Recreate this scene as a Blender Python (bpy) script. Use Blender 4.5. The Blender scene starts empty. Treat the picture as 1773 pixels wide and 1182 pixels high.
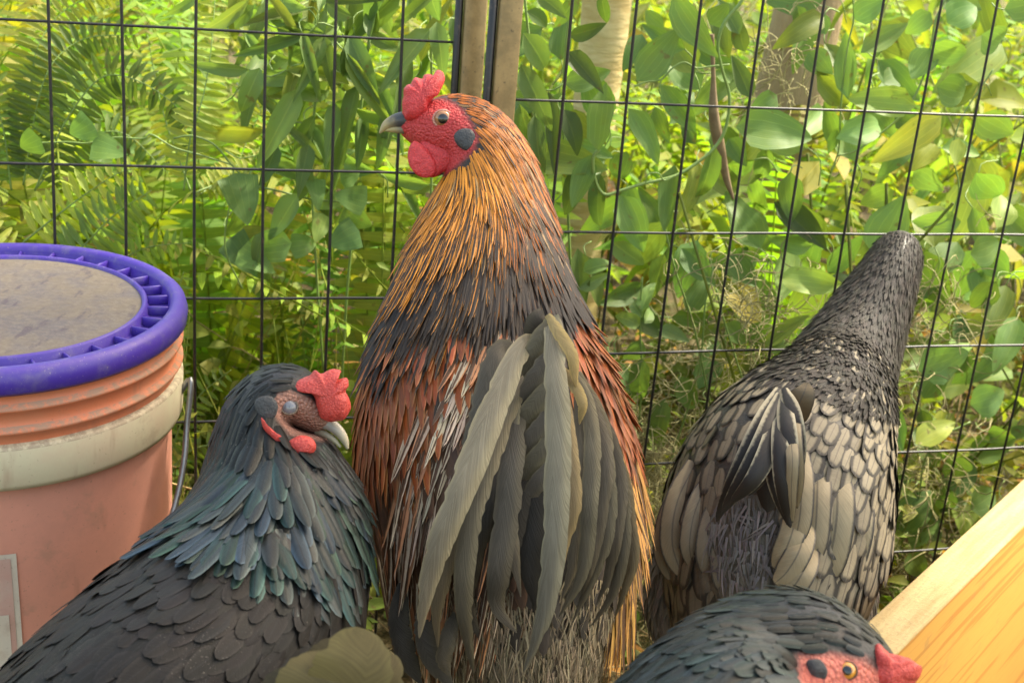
import bpy, math, random
import numpy as np
from mathutils import Matrix, Vector, noise as mnoise

random.seed(11); rng = np.random.default_rng(11)
sc = bpy.context.scene
col = sc.collection

# ------------------------------------------------------------------ camera, world, sun, exposure
W, H, F = 1773.0, 1182.0, 2300.0             # photograph size and focal length in its pixels
CAM_H = 0.84
up = np.array([0.075, -0.945, -0.316]); up /= np.linalg.norm(up)      # world up seen from the camera (slight roll, pitched down)
yy = np.array([0, 0, 1.0]) - up[2] * up; yy /= np.linalg.norm(yy)
xx = np.cross(yy, up)
M = np.array([xx, yy, up])                    # camera (right, down, forward) -> world
CAM = np.array([0, 0, CAM_H])
cam_data = bpy.data.cameras.new('camera'); cam = bpy.data.objects.new('camera', cam_data); col.objects.link(cam)
cm = np.eye(4); cm[:3, 0] = M[:, 0]; cm[:3, 1] = -M[:, 1]; cm[:3, 2] = -M[:, 2]; cm[:3, 3] = CAM
cam.matrix_world = Matrix(cm.tolist())
cam_data.sensor_width = 36; cam_data.lens = F / W * 36; cam_data.clip_start = 0.02; cam_data.clip_end = 400
cam_data.dof.use_dof = True; cam_data.dof.focus_distance = 1.02; cam_data.dof.aperture_fstop = 14.0
sc.camera = cam

SUN_EL, SUN_AZ = math.radians(56), math.radians(62)      # azimuth measured from +Y (away from camera) towards +X
sun_dir = Vector((math.sin(SUN_AZ) * math.cos(SUN_EL), math.cos(SUN_AZ) * math.cos(SUN_EL), math.sin(SUN_EL)))
world = bpy.data.worlds.new('World'); sc.world = world; world.use_nodes = True
wn = world.node_tree; wn.nodes.clear()
sky = wn.nodes.new('ShaderNodeTexSky'); sky.sky_type = 'NISHITA'; sky.sun_disc = False
sky.sun_elevation = SUN_EL; sky.sun_rotation = SUN_AZ; sky.air_density = 1.0; sky.dust_density = 3.0; sky.ozone_density = 0.6
wt = wn.nodes.new('ShaderNodeMix'); wt.data_type = 'RGBA'; wt.blend_type = 'MULTIPLY'; wt.inputs[0].default_value = 1; wt.inputs[7].default_value = (1.0, 0.88, 0.68, 1)     # warm tint over the sky, acting as white balance
bg = wn.nodes.new('ShaderNodeBackground'); bg.inputs[1].default_value = 0.15
wo = wn.nodes.new('ShaderNodeOutputWorld')
wn.links.new(sky.outputs[0], wt.inputs[6]); wn.links.new(wt.outputs[2], bg.inputs[0]); wn.links.new(bg.outputs[0], wo.inputs[0])
sun_data = bpy.data.lights.new('sun', 'SUN'); sun_data.energy = 2.3; sun_data.angle = math.radians(2.5); sun_data.color = (1.0, 0.93, 0.78)
sun = bpy.data.objects.new('sun', sun_data); col.objects.link(sun)
sun.rotation_euler = sun_dir.to_track_quat('Z', 'Y').to_euler()
vs = sc.view_settings; vs.view_transform = 'Standard'; vs.look = 'None'; vs.gamma = 1.0; vs.use_curve_mapping = False
vs.exposure = 2.3
sc.cycles.max_bounces = 8; sc.cycles.transparent_max_bounces = 8; sc.cycles.use_denoising = True

# ------------------------------------------------------------------ geometry helpers
def P(px, py, d):
    return CAM + M @ np.array([(px - W / 2) / F * d, (py - H / 2) / F * d, d])
def proj(X):
    q = (np.asarray(X) - CAM) @ M
    return q[..., 0] / q[..., 2] * F + W / 2, q[..., 1] / q[..., 2] * F + H / 2, q[..., 2]
def nrm(v):
    v = np.asarray(v, float); return v / (np.linalg.norm(v, axis=-1, keepdims=True) + 1e-12)
def on_z(px, py, z):
    v = M @ np.array([(px - W / 2) / F, (py - H / 2) / F, 1.0]); return CAM + v * ((z - CAM_H) / v[2])
def lerp(a, b, t): return a + (b - a) * t

def mk_mesh(name, V, Q, mat=None, uv=None, tint=None, smooth=True, skin=None):
    V = np.asarray(V, np.float32); Q = np.asarray(Q, np.int32)
    me = bpy.data.meshes.new(name)
    me.vertices.add(len(V)); me.vertices.foreach_set('co', V.ravel())
    n = Q.shape[1]
    me.loops.add(Q.size); me.loops.foreach_set('vertex_index', Q.ravel())
    me.polygons.add(len(Q)); me.polygons.foreach_set('loop_start', np.arange(0, Q.size, n, dtype=np.int32))
    me.polygons.foreach_set('loop_total', np.full(len(Q), n, np.int32))
    if smooth: me.polygons.foreach_set('use_smooth', np.ones(len(Q), bool))
    if uv is not None:
        l = me.uv_layers.new(name='UVMap'); l.data.foreach_set('uv', np.asarray(uv, np.float32)[Q.ravel()].ravel())
    if tint is not None:
        a = me.attributes.new('tint', 'FLOAT_COLOR', 'POINT'); a.data.foreach_set('color', np.asarray(tint, np.float32).ravel())
    if skin is not None:
        a = me.attributes.new('skin', 'FLOAT', 'POINT'); a.data.foreach_set('value', np.asarray(skin, np.float32).ravel())
    me.update(); me.validate()
    if mat is not None: me.materials.append(mat)
    return me

class Mesh:                                   # collects quads
    def __init__(s): s.V = []; s.Q = []; s.U = []; s.T = []; s.n = 0
    def add(s, V, Q, U=None, T=None):
        V = np.asarray(V, float); s.V.append(V); s.Q.append(np.asarray(Q, int) + s.n)
        s.U.append(np.zeros((len(V), 2)) if U is None else np.asarray(U, float))
        s.T.append(np.tile((1., 1, 1, 1), (len(V), 1)) if T is None else np.tile(np.asarray(T, float), (len(V), 1)) if np.ndim(T) == 1 else T)
        s.n += len(V); return s
    def mesh(s, name, mat, smooth=True, tint=True):
        return mk_mesh(name, np.concatenate(s.V), np.concatenate(s.Q), mat, np.concatenate(s.U), np.concatenate(s.T) if tint else None, smooth)

WORLD = {}
def thing(name, loc, label, cat, group=None):
    o = bpy.data.objects.new(name, None); col.objects.link(o); o.location = loc; o.empty_display_size = 0.05
    o['label'] = label; o['category'] = cat
    if group: o['group'] = group
    WORLD[o.name] = Matrix.Translation(Vector(loc)); return o
def part(name, me, parent=None, mat4=None, kind=None, label=None, color=None):
    o = bpy.data.objects.new(name, me); col.objects.link(o)
    w = Matrix.Identity(4) if mat4 is None else Matrix(np.asarray(mat4).tolist())
    if parent is not None:
        o.parent = parent; o.matrix_local = WORLD[parent.name].inverted() @ w
    else: o.matrix_world = w
    WORLD[o.name] = w
    if kind: o['kind'] = kind
    if label: o['label'] = label
    if color is not None: o.color = color
    return o
def single(o, label, cat, group=None):
    o['label'] = label; o['category'] = cat
    if group: o['group'] = group
    return o

def grid_quads(nu, nv):
    i, j = np.meshgrid(np.arange(nu), np.arange(nv), indexing='ij'); a = (i * (nv + 1) + j).ravel()
    return np.stack([a, a + nv + 1, a + nv + 2, a + 1], 1)
def blade(L, prof, nu=6, nv=2, bend=0.0, camber=0.0, fold=0.0, side=0.0, wave=0.0, ph=0.0):
    """flat blade along +x, width along y, outside +z; bend curls the tip towards -z, side curls it sideways"""
    u = 1 - (1 - np.linspace(0, 1, nu + 1)) ** 1.5; v = np.linspace(-1, 1, nv + 1)
    du = L * np.diff(u); ang = -bend * u; ang[1:] = -bend * 0.5 * (u[1:] + u[:-1]); sa = side * u
    cx = np.concatenate([[0], np.cumsum(np.cos(ang[1:]) * np.cos(sa[1:]) * du)])
    cy = np.concatenate([[0], np.cumsum(np.sin(sa[1:]) * du)])
    cz = np.concatenate([[0], np.cumsum(np.sin(ang[1:]) * du)])
    w = np.array([prof(t) for t in u])
    V = np.zeros((nu + 1, nv + 1, 3))
    V[..., 0] = cx[:, None] - np.sin(sa)[:, None] * v * w[:, None]; V[..., 1] = cy[:, None] + v * w[:, None] * np.cos(sa)[:, None]
    V[..., 2] = cz[:, None] - camber * v ** 2 * w[:, None] + fold * np.abs(v) * w[:, None] + wave * w[:, None] * np.sin(u * 9 + ph)[:, None] * v
    U = np.zeros((nu + 1, nv + 1, 2)); U[..., 0] = u[:, None]; U[..., 1] = v * 0.5 + 0.5
    return V.reshape(-1, 3), grid_quads(nu, nv), U.reshape(-1, 2)
def ribbon(pts, widths, nu=16, nv=4, camber=0.25, twist=0.0, face=None):
    """long feather along a 3-D path; widths = half widths at the control points"""
    u = 1 - (1 - np.linspace(0, 1, nu + 1)) ** 1.35
    C = catmull(np.asarray(pts), u); q = np.linspace(0, 1, len(widths)); w = catmull(np.c_[q, np.zeros((len(q), 2)), widths], u)[:, 3]
    w = w * (1 - (u.clip(.6) - .6) ** 3 / .064).clip(0) ** .5; w = w.clip(0.0005); T = nrm(np.gradient(C, axis=0))
    Vv = nrm(CAM - C) if face is None else np.tile(nrm(face), (nu + 1, 1))
    A = nrm(np.cross(T, Vv)); B = nrm(np.cross(A, T))
    tw = twist * (u if np.ndim(twist) == 0 else 1)
    A2 = A * np.cos(tw)[:, None] + B * np.sin(tw)[:, None]; B2 = -A * np.sin(tw)[:, None] + B * np.cos(tw)[:, None]
    v = np.linspace(-1, 1, nv + 1)
    V = C[:, None] + A2[:, None] * (v * w[:, None])[..., None] - B2[:, None] * (camber * v ** 2 * w[:, None])[..., None]
    U = np.zeros((nu + 1, nv + 1, 2)); U[..., 0] = u[:, None]; U[..., 1] = v * 0.5 + 0.5
    return V.reshape(-1, 3), grid_quads(nu, nv), U.reshape(-1, 2)
def catmull(K, t):
    K = np.asarray(K, float); n = len(K)
    s = np.concatenate([[0], np.cumsum(np.linalg.norm(np.diff(K[:, :3], axis=0), axis=1))]); s /= s[-1]
    m = np.zeros_like(K)
    for i in range(n):
        a, b = max(i - 1, 0), min(i + 1, n - 1); m[i] = (K[b] - K[a]) / (s[b] - s[a])
    t = np.asarray(t, float); i = np.clip(np.searchsorted(s, t, side='right') - 1, 0, n - 2)
    h = (s[i + 1] - s[i]); x = ((t - s[i]) / h)[..., None]; h = h[..., None]
    return (2*x**3-3*x**2+1)*K[i] + (x**3-2*x**2+x)*h*m[i] + (-2*x**3+3*x**2)*K[i+1] + (x**3-x**2)*h*m[i+1]
def tube(pts, rad, n=6, smooth_n=None, cap=True):
    pts = np.asarray(pts, float); rad = np.full(len(pts), rad) if np.ndim(rad) == 0 else np.asarray(rad, float)
    if smooth_n:
        K = catmull(np.c_[pts, rad], np.linspace(0, 1, smooth_n)); pts, rad = K[:, :3], K[:, 3]
    T = nrm(np.gradient(pts, axis=0)); ref = np.array([0.31, 0.22, 0.93]); 
    A = []; a = nrm(np.cross(T[0], ref if abs(T[0] @ ref) < .95 else np.array([1., 0, 0])))
    for k in T:
        a = nrm(a - (a @ k) * k); A.append(a)
    A = np.array(A); B = np.cross(T, A)
    if cap:
        pts = np.concatenate([pts[:1], pts, pts[-1:]]); A = np.concatenate([A[:1], A, A[-1:]]); B = np.concatenate([B[:1], B, B[-1:]])
        rad = np.concatenate([[1e-5], rad, [1e-5]])
    th = np.linspace(0, 2 * np.pi, n, endpoint=False)
    V = pts[:, None] + (A[:, None] * np.cos(th)[:, None] + B[:, None] * np.sin(th)[:, None]) * rad[:, None, None]
    return V.reshape(-1, 3), ring_quads(len(pts), n), np.stack([np.repeat(np.linspace(0, 1, len(pts)), n), np.tile(np.linspace(0, 1, n), len(pts))], 1)
def ring_quads(m, n):
    i, j = np.meshgrid(np.arange(m - 1), np.arange(n), indexing='ij'); i = i.ravel(); j = j.ravel(); k = (j + 1) % n
    return np.stack([i * n + j, i * n + k, (i + 1) * n + k, (i + 1) * n + j], 1)
def lathe(prof, n=64):
    prof = np.asarray(prof, float); th = np.linspace(0, 2 * np.pi, n, endpoint=False)
    V = np.stack([prof[:, None, 0] * np.cos(th), prof[:, None, 0] * np.sin(th), np.repeat(prof[:, 1:2], n, 1)], -1)
    return V.reshape(-1, 3), ring_quads(len(prof), n), np.stack([np.repeat(np.linspace(0, 1, len(prof)), n), np.tile(np.linspace(0, 1, n), len(prof))], 1)
def boxq(c, X, Y, Z):
    """box from centre and three half-axis vectors"""
    c, X, Y, Z = map(np.asarray, (c, X, Y, Z))
    V = [c + sx * X + sy * Y + sz * Z for sx in (-1, 1) for sy in (-1, 1) for sz in (-1, 1)]
    return V, [[0, 1, 3, 2], [4, 6, 7, 5], [0, 4, 5, 1], [2, 3, 7, 6], [0, 2, 6, 4], [1, 5, 7, 3]]
def bevel(me, w, seg=2):
    import bmesh
    bm = bmesh.new(); bm.from_mesh(me); bmesh.ops.bevel(bm, geom=bm.edges[:], offset=w, segments=seg, affect='EDGES', profile=0.5)
    bm.to_mesh(me); bm.free(); return me
def frame(d, n):
    d = nrm(d); n = np.asarray(n, float); s = nrm(np.cross(n, d)); n = np.cross(d, s); return d, s, n
def mat4(d, s, n, t, sl=1, sw=1, sn=1):
    m = np.eye(4); m[:3, 0] = d * sl; m[:3, 1] = s * sw; m[:3, 2] = n * sn; m[:3, 3] = t; return m
def pillow(outline, thick, centre=None, rings=6, depth=1.0, noise_amp=0.0, sub=5, e=2.4, seed=0.0):
    """rounded solid from an outline in photo pixels; thickness in metres, at one depth, about the outline's own plane"""
    o = np.asarray(outline, float); o3 = np.c_[o, np.zeros(len(o))]
    n = len(o); idx = np.arange(n); pts = []
    for i in idx:
        p0, p1, p2, p3 = o[i - 1], o[i], o[(i + 1) % n], o[(i + 2) % n]
        for k in range(sub):
            x = k / sub; pts.append(0.5 * ((2 * p1) + (-p0 + p2) * x + (2 * p0 - 5 * p1 + 4 * p2 - p3) * x * x + (-p0 + 3 * p1 - 3 * p2 + p3) * x ** 3))
    o = np.array(pts); c = o.mean(0) if centre is None else np.asarray(centre, float)
    vd = nrm(P(c[0], c[1], 1.0) - CAM)
    V = []; m = len(o)
    rs = np.sin(np.linspace(0.003, 1, rings + 1) * np.pi / 2)
    seq = [(r, -1) for r in rs] + [(r, 1) for r in rs[:-1][::-1]]
    for r, s in seq:
        for p in o:
            q = c + (p - c) * r; X = P(q[0], q[1], depth) + vd * s * thick * max(0, 1 - r ** e) ** 0.5
            if noise_amp: X = X + noise_amp * np.array(mnoise.noise_vector(Vector(X * 160 + seed)))
            V.append(X)
    return np.array(V), ring_quads(len(seq), m), None

# ------------------------------------------------------------------ material helpers
class NT:
    def __init__(s, name):
        s.m = bpy.data.materials.new(name); s.m.use_nodes = True; s.t = s.m.node_tree; s.t.nodes.clear()
        s.out = s.n('ShaderNodeOutputMaterial')
    def n(s, ty, **k):
        x = s.t.nodes.new(ty)
        for a, b in k.items(): setattr(x, a, b)
        return x
    def set(s, sock, v):
        if isinstance(v, bpy.types.NodeSocket): s.t.links.new(v, sock)
        elif v is not None:
            if sock.type == 'RGBA' and len(v) == 3: v = (*v, 1)
            sock.default_value = v
    def math(s, op, a, b=None, c=None, clamp=False):
        x = s.n('ShaderNodeMath', operation=op, use_clamp=clamp)
        for i, v in enumerate((a, b, c)):
            if v is not None: s.set(x.inputs[i], v)
        return x.outputs[0]
    def ss(s, x, lo, hi):
        k = s.n('ShaderNodeMapRange', interpolation_type='SMOOTHSTEP'); s.set(k.inputs[0], x); s.set(k.inputs[1], lo); s.set(k.inputs[2], hi); return k.outputs[0]
    def mix(s, f, a, b, blend='MIX'):
        x = s.n('ShaderNodeMix', data_type='RGBA', blend_type=blend); s.set(x.inputs[0], f); s.set(x.inputs[6], a); s.set(x.inputs[7], b); return x.outputs[2]
    def noise(s, scale, detail=4, rough=0.6, vec=None, col=False):
        x = s.n('ShaderNodeTexNoise'); x.inputs['Scale'].default_value = scale; x.inputs['Detail'].default_value = detail; x.inputs['Roughness'].default_value = rough
        if vec is not None: s.set(x.inputs['Vector'], vec)
        return x.outputs[1 if col else 0]
    def voro(s, scale, feature='F1', vec=None):
        x = s.n('ShaderNodeTexVoronoi', feature=feature); x.inputs['Scale'].default_value = scale
        if vec is not None: s.set(x.inputs['Vector'], vec)
        return x.outputs[0]
    def geo(s): return s.n('ShaderNodeNewGeometry').outputs['Position']
    def obj(s): return s.n('ShaderNodeTexCoord').outputs['Object']
    def uv(s):
        x = s.n('ShaderNodeSeparateXYZ'); s.t.links.new(s.n('ShaderNodeTexCoord').outputs['UV'], x.inputs[0]); return x.outputs[0], x.outputs[1]
    def ramp(s, f, *stops):
        x = s.n('ShaderNodeValToRGB'); s.set(x.inputs[0], f); e = x.color_ramp.elements
        while len(e) < len(stops): e.new(0.5)
        for a, (p, c) in zip(e, stops): a.position = p; a.color = (*c, 1)
        return x.outputs[0]
    def bump(s, h, strength=0.3, dist=0.001):
        x = s.n('ShaderNodeBump'); x.inputs['Strength'].default_value = strength; x.inputs['Distance'].default_value = dist; s.set(x.inputs['Height'], h); return x.outputs[0]
    def tint(s, src):
        if src == 'obj':
            x = s.n('ShaderNodeObjectInfo'); return x.outputs['Color'], x.outputs['Alpha']
        x = s.n('ShaderNodeAttribute', attribute_name='tint'); return x.outputs['Color'], x.outputs['Alpha']
    def pbr(s, base, rough=0.5, metal=0.0, spec=0.5, normal=None, sss=0.0, coat=0.0, sheen=0.0):
        b = s.n('ShaderNodeBsdfPrincipled')
        s.set(b.inputs['Base Color'], base); s.set(b.inputs['Roughness'], rough); s.set(b.inputs['Metallic'], metal)
        s.set(b.inputs['Specular IOR Level'], spec); s.set(b.inputs['Coat Weight'], coat); s.set(b.inputs['Sheen Weight'], sheen)
        if sss: b.inputs['Subsurface Weight'].default_value = sss; b.inputs['Subsurface Radius'].default_value = (1, .3, .2); b.inputs['Subsurface Scale'].default_value = 0.004
        if normal is not None: s.set(b.inputs['Normal'], normal)
        return b.outputs[0]
    def done(s, sh): s.t.links.new(sh, s.out.inputs[0]); return s.m

def feather_mat(name, src, edge, centre, mode='stripe', rough=0.5, metal=0.0, lo=0.7, hi=0.9, nb=38, barb=0.25, shaft=None, tiplace=8.0, spec=0.4, sheen=0.0, dust=0.0, bumpy=0.25):
    k = NT(name); u, v = k.uv(); e = k.math('MULTIPLY', k.math('ABSOLUTE', k.math('SUBTRACT', v, 0.5)), 2.0)
    tint, al = k.tint(src); pos = k.geo()
    nz = k.noise(260, 3, 0.6, pos); n2 = k.noise(45, 2, 0.5, pos)
    if mode == 'stripe':      # dark centre, width set by alpha
        s0 = k.math('ADD', k.math('MULTIPLY_ADD', u, 0.6, -0.35), k.math('ADD', al, k.math('MULTIPLY', k.math('SUBTRACT', nz, 0.5), 0.4)))
        f = k.ss(k.math('SUBTRACT', e, s0), -0.16, 0.16)
        c = k.mix(f, centre, k.mix(1.0, edge, tint, 'MULTIPLY'))
    elif mode == 'lace':
        m_ = k.math('MAXIMUM', e, k.math('POWER', u, tiplace))
        m_ = k.math('ADD', m_, k.math('MULTIPLY', k.math('SUBTRACT', nz, 0.5), 0.12))
        f = k.ss(m_, lo, hi); c = k.mix(k.math('MULTIPLY', f, al), k.mix(1.0, centre, tint, 'MULTIPLY'), edge)
    else:
        c = k.mix(k.ss(e, 0.5, 1.0), k.mix(1.0, centre, tint, 'MULTIPLY'), k.mix(1.0, edge, tint, 'MULTIPLY'))
    if shaft is not None:
        sf = k.math('MULTIPLY', k.math('SUBTRACT', 1.0, k.ss(e, 0.03, 0.09)), 0.75); c = k.mix(sf, c, shaft)
    ph = k.math('MULTIPLY', k.math('SUBTRACT', k.math('MULTIPLY', u, float(nb)), k.math('MULTIPLY', e, nb * 0.16)), 6.283)
    cb = k.n('ShaderNodeCombineXYZ'); k.set(cb.inputs[0], k.math('MULTIPLY', ph, 0.16)); k.set(cb.inputs[1], k.math('MULTIPLY', v, 1.2)); k.set(cb.inputs[2], k.math('MULTIPLY', k.n('ShaderNodeObjectInfo').outputs['Random'], 50.0))
    wv = k.ss(k.noise(1.0, 3, 0.65, cb.outputs[0]), 0.3, 0.7)
    c = k.mix(k.math('MULTIPLY', wv, barb), c, k.mix(1.0, c, (0.42, 0.40, 0.37), 'MULTIPLY'))
    c = k.mix(k.math('MULTIPLY', k.ss(n2, 0.35, 0.7), 0.35), c, k.mix(1.0, c, (0.6, 0.58, 0.55), 'MULTIPLY'))
    if dust: c = k.mix(k.math('MULTIPLY', k.math('MULTIPLY', k.ss(k.noise(900, 2, 0.6, pos), 0.66, 0.72), k.ss(k.noise(16, 3, 0.6, pos), 0.45, 0.65)), dust), c, (0.26, 0.23, 0.19))
    return k.done(k.pbr(c, rough, metal, spec, k.bump(wv, bumpy, 0.0004), sheen=sheen))

def leaf_mat(name, src, base, veins='mid', trans=0.45, rough=0.38, spec=0.5):
    k = NT(name); u, v = k.uv(); e = k.math('MULTIPLY', k.math('ABSOLUTE', k.math('SUBTRACT', v, 0.5)), 2.0)
    tint, al = k.tint(src); pos = k.geo(); nz = k.noise(40, 4, 0.6, pos); n2 = k.noise(170, 2, 0.5, pos)
    c = k.mix(1.0, base, tint, 'MULTIPLY')
    c = k.mix(k.math('MULTIPLY', k.ss(nz, 0.35, 0.75), 0.45), c, k.mix(1.0, c, (1.25, 1.02, 0.55), 'MULTIPLY'))
    if veins == 'par':     # curved parallel veins
        a = k.math('ABSOLUTE', k.math('SUBTRACT', k.math('FRACT', k.math('MULTIPLY_ADD', e, 2.5, 0.5)), 0.5))
        vein = k.math('SUBTRACT', 1.0, k.ss(a, 0.02, 0.07))
    elif veins == 'mid':
        vein = k.math('SUBTRACT', 1.0, k.ss(e, 0.03, 0.1))
    else: vein = k.math('MULTIPLY', e, 0.0)
    fine = k.math('SINE', k.math('MULTIPLY', e, 60.0))
    c = k.mix(k.math('MULTIPLY', vein, 0.5), c, k.mix(1.0, c, (1.7, 1.5, 1.5), 'MULTIPLY'))
    spot = k.math('MULTIPLY', k.ss(k.noise(75, 2, 0.5, pos), 0.66, 0.74), 0.6); c = k.mix(spot, c, (0.13, 0.08, 0.03))
    h = k.math('ADD', k.math('MULTIPLY', vein, -0.7), k.math('ADD', k.math('MULTIPLY', fine, 0.1), k.math('MULTIPLY', n2, 0.6)))
    nb = k.bump(h, 0.3, 0.0008)
    d = k.pbr(c, rough, 0, spec, nb); t = k.n('ShaderNodeBsdfTranslucent'); k.set(t.inputs[0], k.mix(1.0, c, (1.4, 1.5, 0.5), 'MULTIPLY')); k.set(t.inputs['Normal'], nb)
    x = k.n('ShaderNodeMixShader'); x.inputs[0].default_value = trans; k.t.links.new(d, x.inputs[1]); k.t.links.new(t.outputs[0], x.inputs[2])
    return k.done(x.outputs[0])

def skin_mat(name, base, dark=(0.2, 0.01, 0.015), rough=0.45, scale=1.0, sss=0.15, bumps=0.8):
    k = NT(name); pos = k.geo(); wq = k.n('ShaderNodeVectorMath', operation='ADD'); k.set(wq.inputs[0], pos); wm = k.n('ShaderNodeVectorMath', operation='SCALE'); k.set(wm.inputs[0], k.noise(220, 2, 0.6, pos, True)); wm.inputs['Scale'].default_value = 0.004; k.set(wq.inputs[1], wm.outputs[0]); v = k.voro(760 * scale, vec=wq.outputs[0]); nz = k.noise(420 * scale, 5, 0.7, pos); n2 = k.noise(60, 3, 0.5, pos)
    c = k.mix(k.ss(v, 0.25, 0.75), base, k.mix(0.5, base, dark)); c = k.mix(k.math('MULTIPLY', k.ss(n2, 0.45, 0.75), 0.5), c, k.mix(0.7, base, dark))
    h = k.math('ADD', k.math('MULTIPLY', v, -0.7), k.math('MULTIPLY', nz, 1.2))
    return k.done(k.pbr(c, rough, 0, 0.45, k.bump(h, bumps, 0.0010), sss=sss))
def plain_mat(name, base, rough=0.5, metal=0.0, nscale=60, namt=0.3, dark=(0.5, 0.5, 0.5), bump=0.15, spec=0.5, coat=0.0):
    k = NT(name); pos = k.geo(); nz = k.noise(nscale, 5, 0.65, pos)
    c = k.mix(k.math('MULTIPLY', k.ss(nz, 0.35, 0.7), namt), base, k.mix(1.0, base, dark, 'MULTIPLY'))
    return k.done(k.pbr(c, rough, metal, spec, k.bump(nz, bump, 0.001), coat=coat))

# ------------------------------------------------------------------ setting: ground, fence, trees
def batch(tm, mats, tints, out):
    """append many transformed copies of a template (V,Q,U) to a Mesh collector"""
    V, Q, U = tm; mats = np.asarray(mats); N = len(mats)
    if not N: return
    VV = np.einsum('nij,vj->nvi', mats[:, :3, :3], V) + mats[:, None, :3, 3]
    QQ = (Q[None] + (np.arange(N) * len(V))[:, None, None]).reshape(-1, Q.shape[1])
    out.add(VV.reshape(-1, 3), QQ, np.tile(U, (N, 1)), np.repeat(np.asarray(tints, float), len(V), axis=0))

k = NT('soil'); pos = k.geo(); a = k.noise(6, 6, 0.65, pos); b = k.noise(70, 5, 0.7, pos); v_ = k.voro(140, vec=pos)
c = k.ramp(a, (0.3, (0.045, 0.034, 0.018)), (0.5, (0.09, 0.075, 0.035)), (0.7, (0.075, 0.10, 0.025)))
c = k.mix(k.ss(b, 0.45, 0.7), c, (0.16, 0.12, 0.055)); c = k.mix(k.math('MULTIPLY', k.ss(v_, 0.5, 0.2), 0.4), c, (0.03, 0.022, 0.014))
SOIL = k.done(k.pbr(c, 0.9, 0, 0.2, k.bump(k.math('ADD', b, k.math('MULTIPLY', v_, 0.5)), 0.8, 0.01)))
gx = np.unique(np.concatenate([np.linspace(-3, 4, 90), -3 - np.geomspace(.1, 150, 16), 4 + np.geomspace(.1, 150, 16)]))
gy = np.unique(np.concatenate([np.linspace(-1, 6, 90), -1 - np.geomspace(.1, 150, 16), 6 + np.geomspace(.1, 150, 16)]))
GX, GY = np.meshgrid(gx, gy, indexing='ij')
GZ = np.array([[0.03 * mnoise.noise(Vector((x * 1.3, y * 1.3, 0))) + 0.012 * mnoise.noise(Vector((x * 7, y * 7, 3))) if abs(x) < 8 and abs(y) < 9 else 0 for y in gy] for x in gx]) - 0.02
ground = part('ground', mk_mesh('ground', np.stack([GX, GY, GZ], -1).reshape(-1, 3), grid_quads(len(gx) - 1, len(gy) - 1), SOIL), kind='structure')

SC = 0.9
PANELS = [dict(x=(.966, -.008, .26), y=(-.071, .953, .294), t=(-.418, -.339, 1.426)), dict(x=(.961, -.017, .275), y=(-.080, .937, .339), t=(.056, -.269, 1.488))]
for p_ in PANELS:
    p_['X'] = nrm(M @ np.array(p_['x'])); p_['Y'] = nrm(M @ np.array(p_['y'])); p_['O'] = CAM + M @ (SC * np.array(p_['t'])); p_['N'] = nrm(np.cross(p_['X'], p_['Y']))
CW, CH = 0.076 * SC, 0.152 * SC
def fd(px, py):                                # depth of the fence plane behind a photo pixel
    p_ = PANELS[0] if px < 850 else PANELS[1]
    v = M @ np.array([(px - W / 2) / F, (py - H / 2) / F, 1.0]); return ((p_['O'] - CAM) @ p_['N']) / (v @ p_['N'])
k = NT('black_wire'); pos = k.geo(); nz = k.noise(90, 4, 0.7, pos)
WIRE = k.done(k.pbr(k.mix(k.ss(nz, 0.55, 0.75), (0.012, 0.012, 0.013), (0.07, 0.05, 0.035)), 0.42, 0.0, 0.5, k.bump(nz, 0.3, 0.0005)))
k = NT('bronze_tube'); pos = k.geo(); nz = k.noise(40, 5, 0.7, pos); n2 = k.noise(220, 3, 0.6, pos)
c = k.mix(k.ss(nz, 0.3, 0.7), (0.19, 0.135, 0.055), (0.31, 0.22, 0.09)); c = k.mix(k.math('MULTIPLY', k.ss(n2, 0.6, 0.72), 0.6), c, (0.03, 0.022, 0.015))
TUBE = k.done(k.pbr(c, k.math('MULTIPLY_ADD', nz, 0.3, 0.25), 0.2, 0.5, k.bump(n2, 0.12, 0.0005)))
def fence_panel(p_, cols, posts, label):
    O, X, Y = p_['O'], p_['X'], p_['Y']
    g = lambda c_, r_: O + X * c_ * CW + Y * r_ * CH
    rb = lambda c_: (g(c_, 0)[2] - 0.012) / (-Y[2] * CH)          # row where the panel meets the ground
    lo, hi = min(posts), max(posts)
    root = thing('fence_panel', tuple(g((lo + hi) / 2, rb((lo + hi) / 2))), label, 'fence', 'black wire pen panels')
    for r_ in range(-1, 6):
        if g(hi, r_)[2] < 0.03 or g(lo, r_)[2] < 0.03: continue
        pts = [g(c_, r_) + p_['N'] * (0.0013 * math.sin(c_ * 1.7 + r_)) for c_ in np.linspace(lo, hi, 30)]
        part('horizontal_wire', mk_mesh('horizontal_wire', *tube(pts, 0.0015, 6)[:2], WIRE), root)
    for c_ in cols:
        e = [0.03 * random.uniform(-1, 1) for _ in range(6)]
        pts = [g(c_ + e[i] * 0.5, r_) - p_['N'] * 0.0028 for i, r_ in enumerate(np.linspace(-1.6, rb(c_), 6))]
        part('vertical_wire', mk_mesh('vertical_wire', *tube(pts, 0.0016, 6, 16)[:2], WIRE), root)
    for c_ in posts:
        a_, b_ = g(c_, -1.75), g(c_, rb(c_) + 0.1); h = 0.0116
        me = mk_mesh('post', *boxq((a_ + b_) / 2 - p_['N'] * 0.002, X * h, p_['N'] * h, (b_ - a_) / 2), TUBE, smooth=False); bevel(me, 0.002, 2)
        part('post', me, root)
        s = -1
        pts = [g(c_, r_) + X * s * 0.0165 - p_['N'] * 0.006 for r_ in np.linspace(-1.7, rb(c_), 4)]
        part('hinge_rod', mk_mesh('hinge_rod', *tube(pts, 0.0042, 8)[:2], WIRE), root)
    return root
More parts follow.
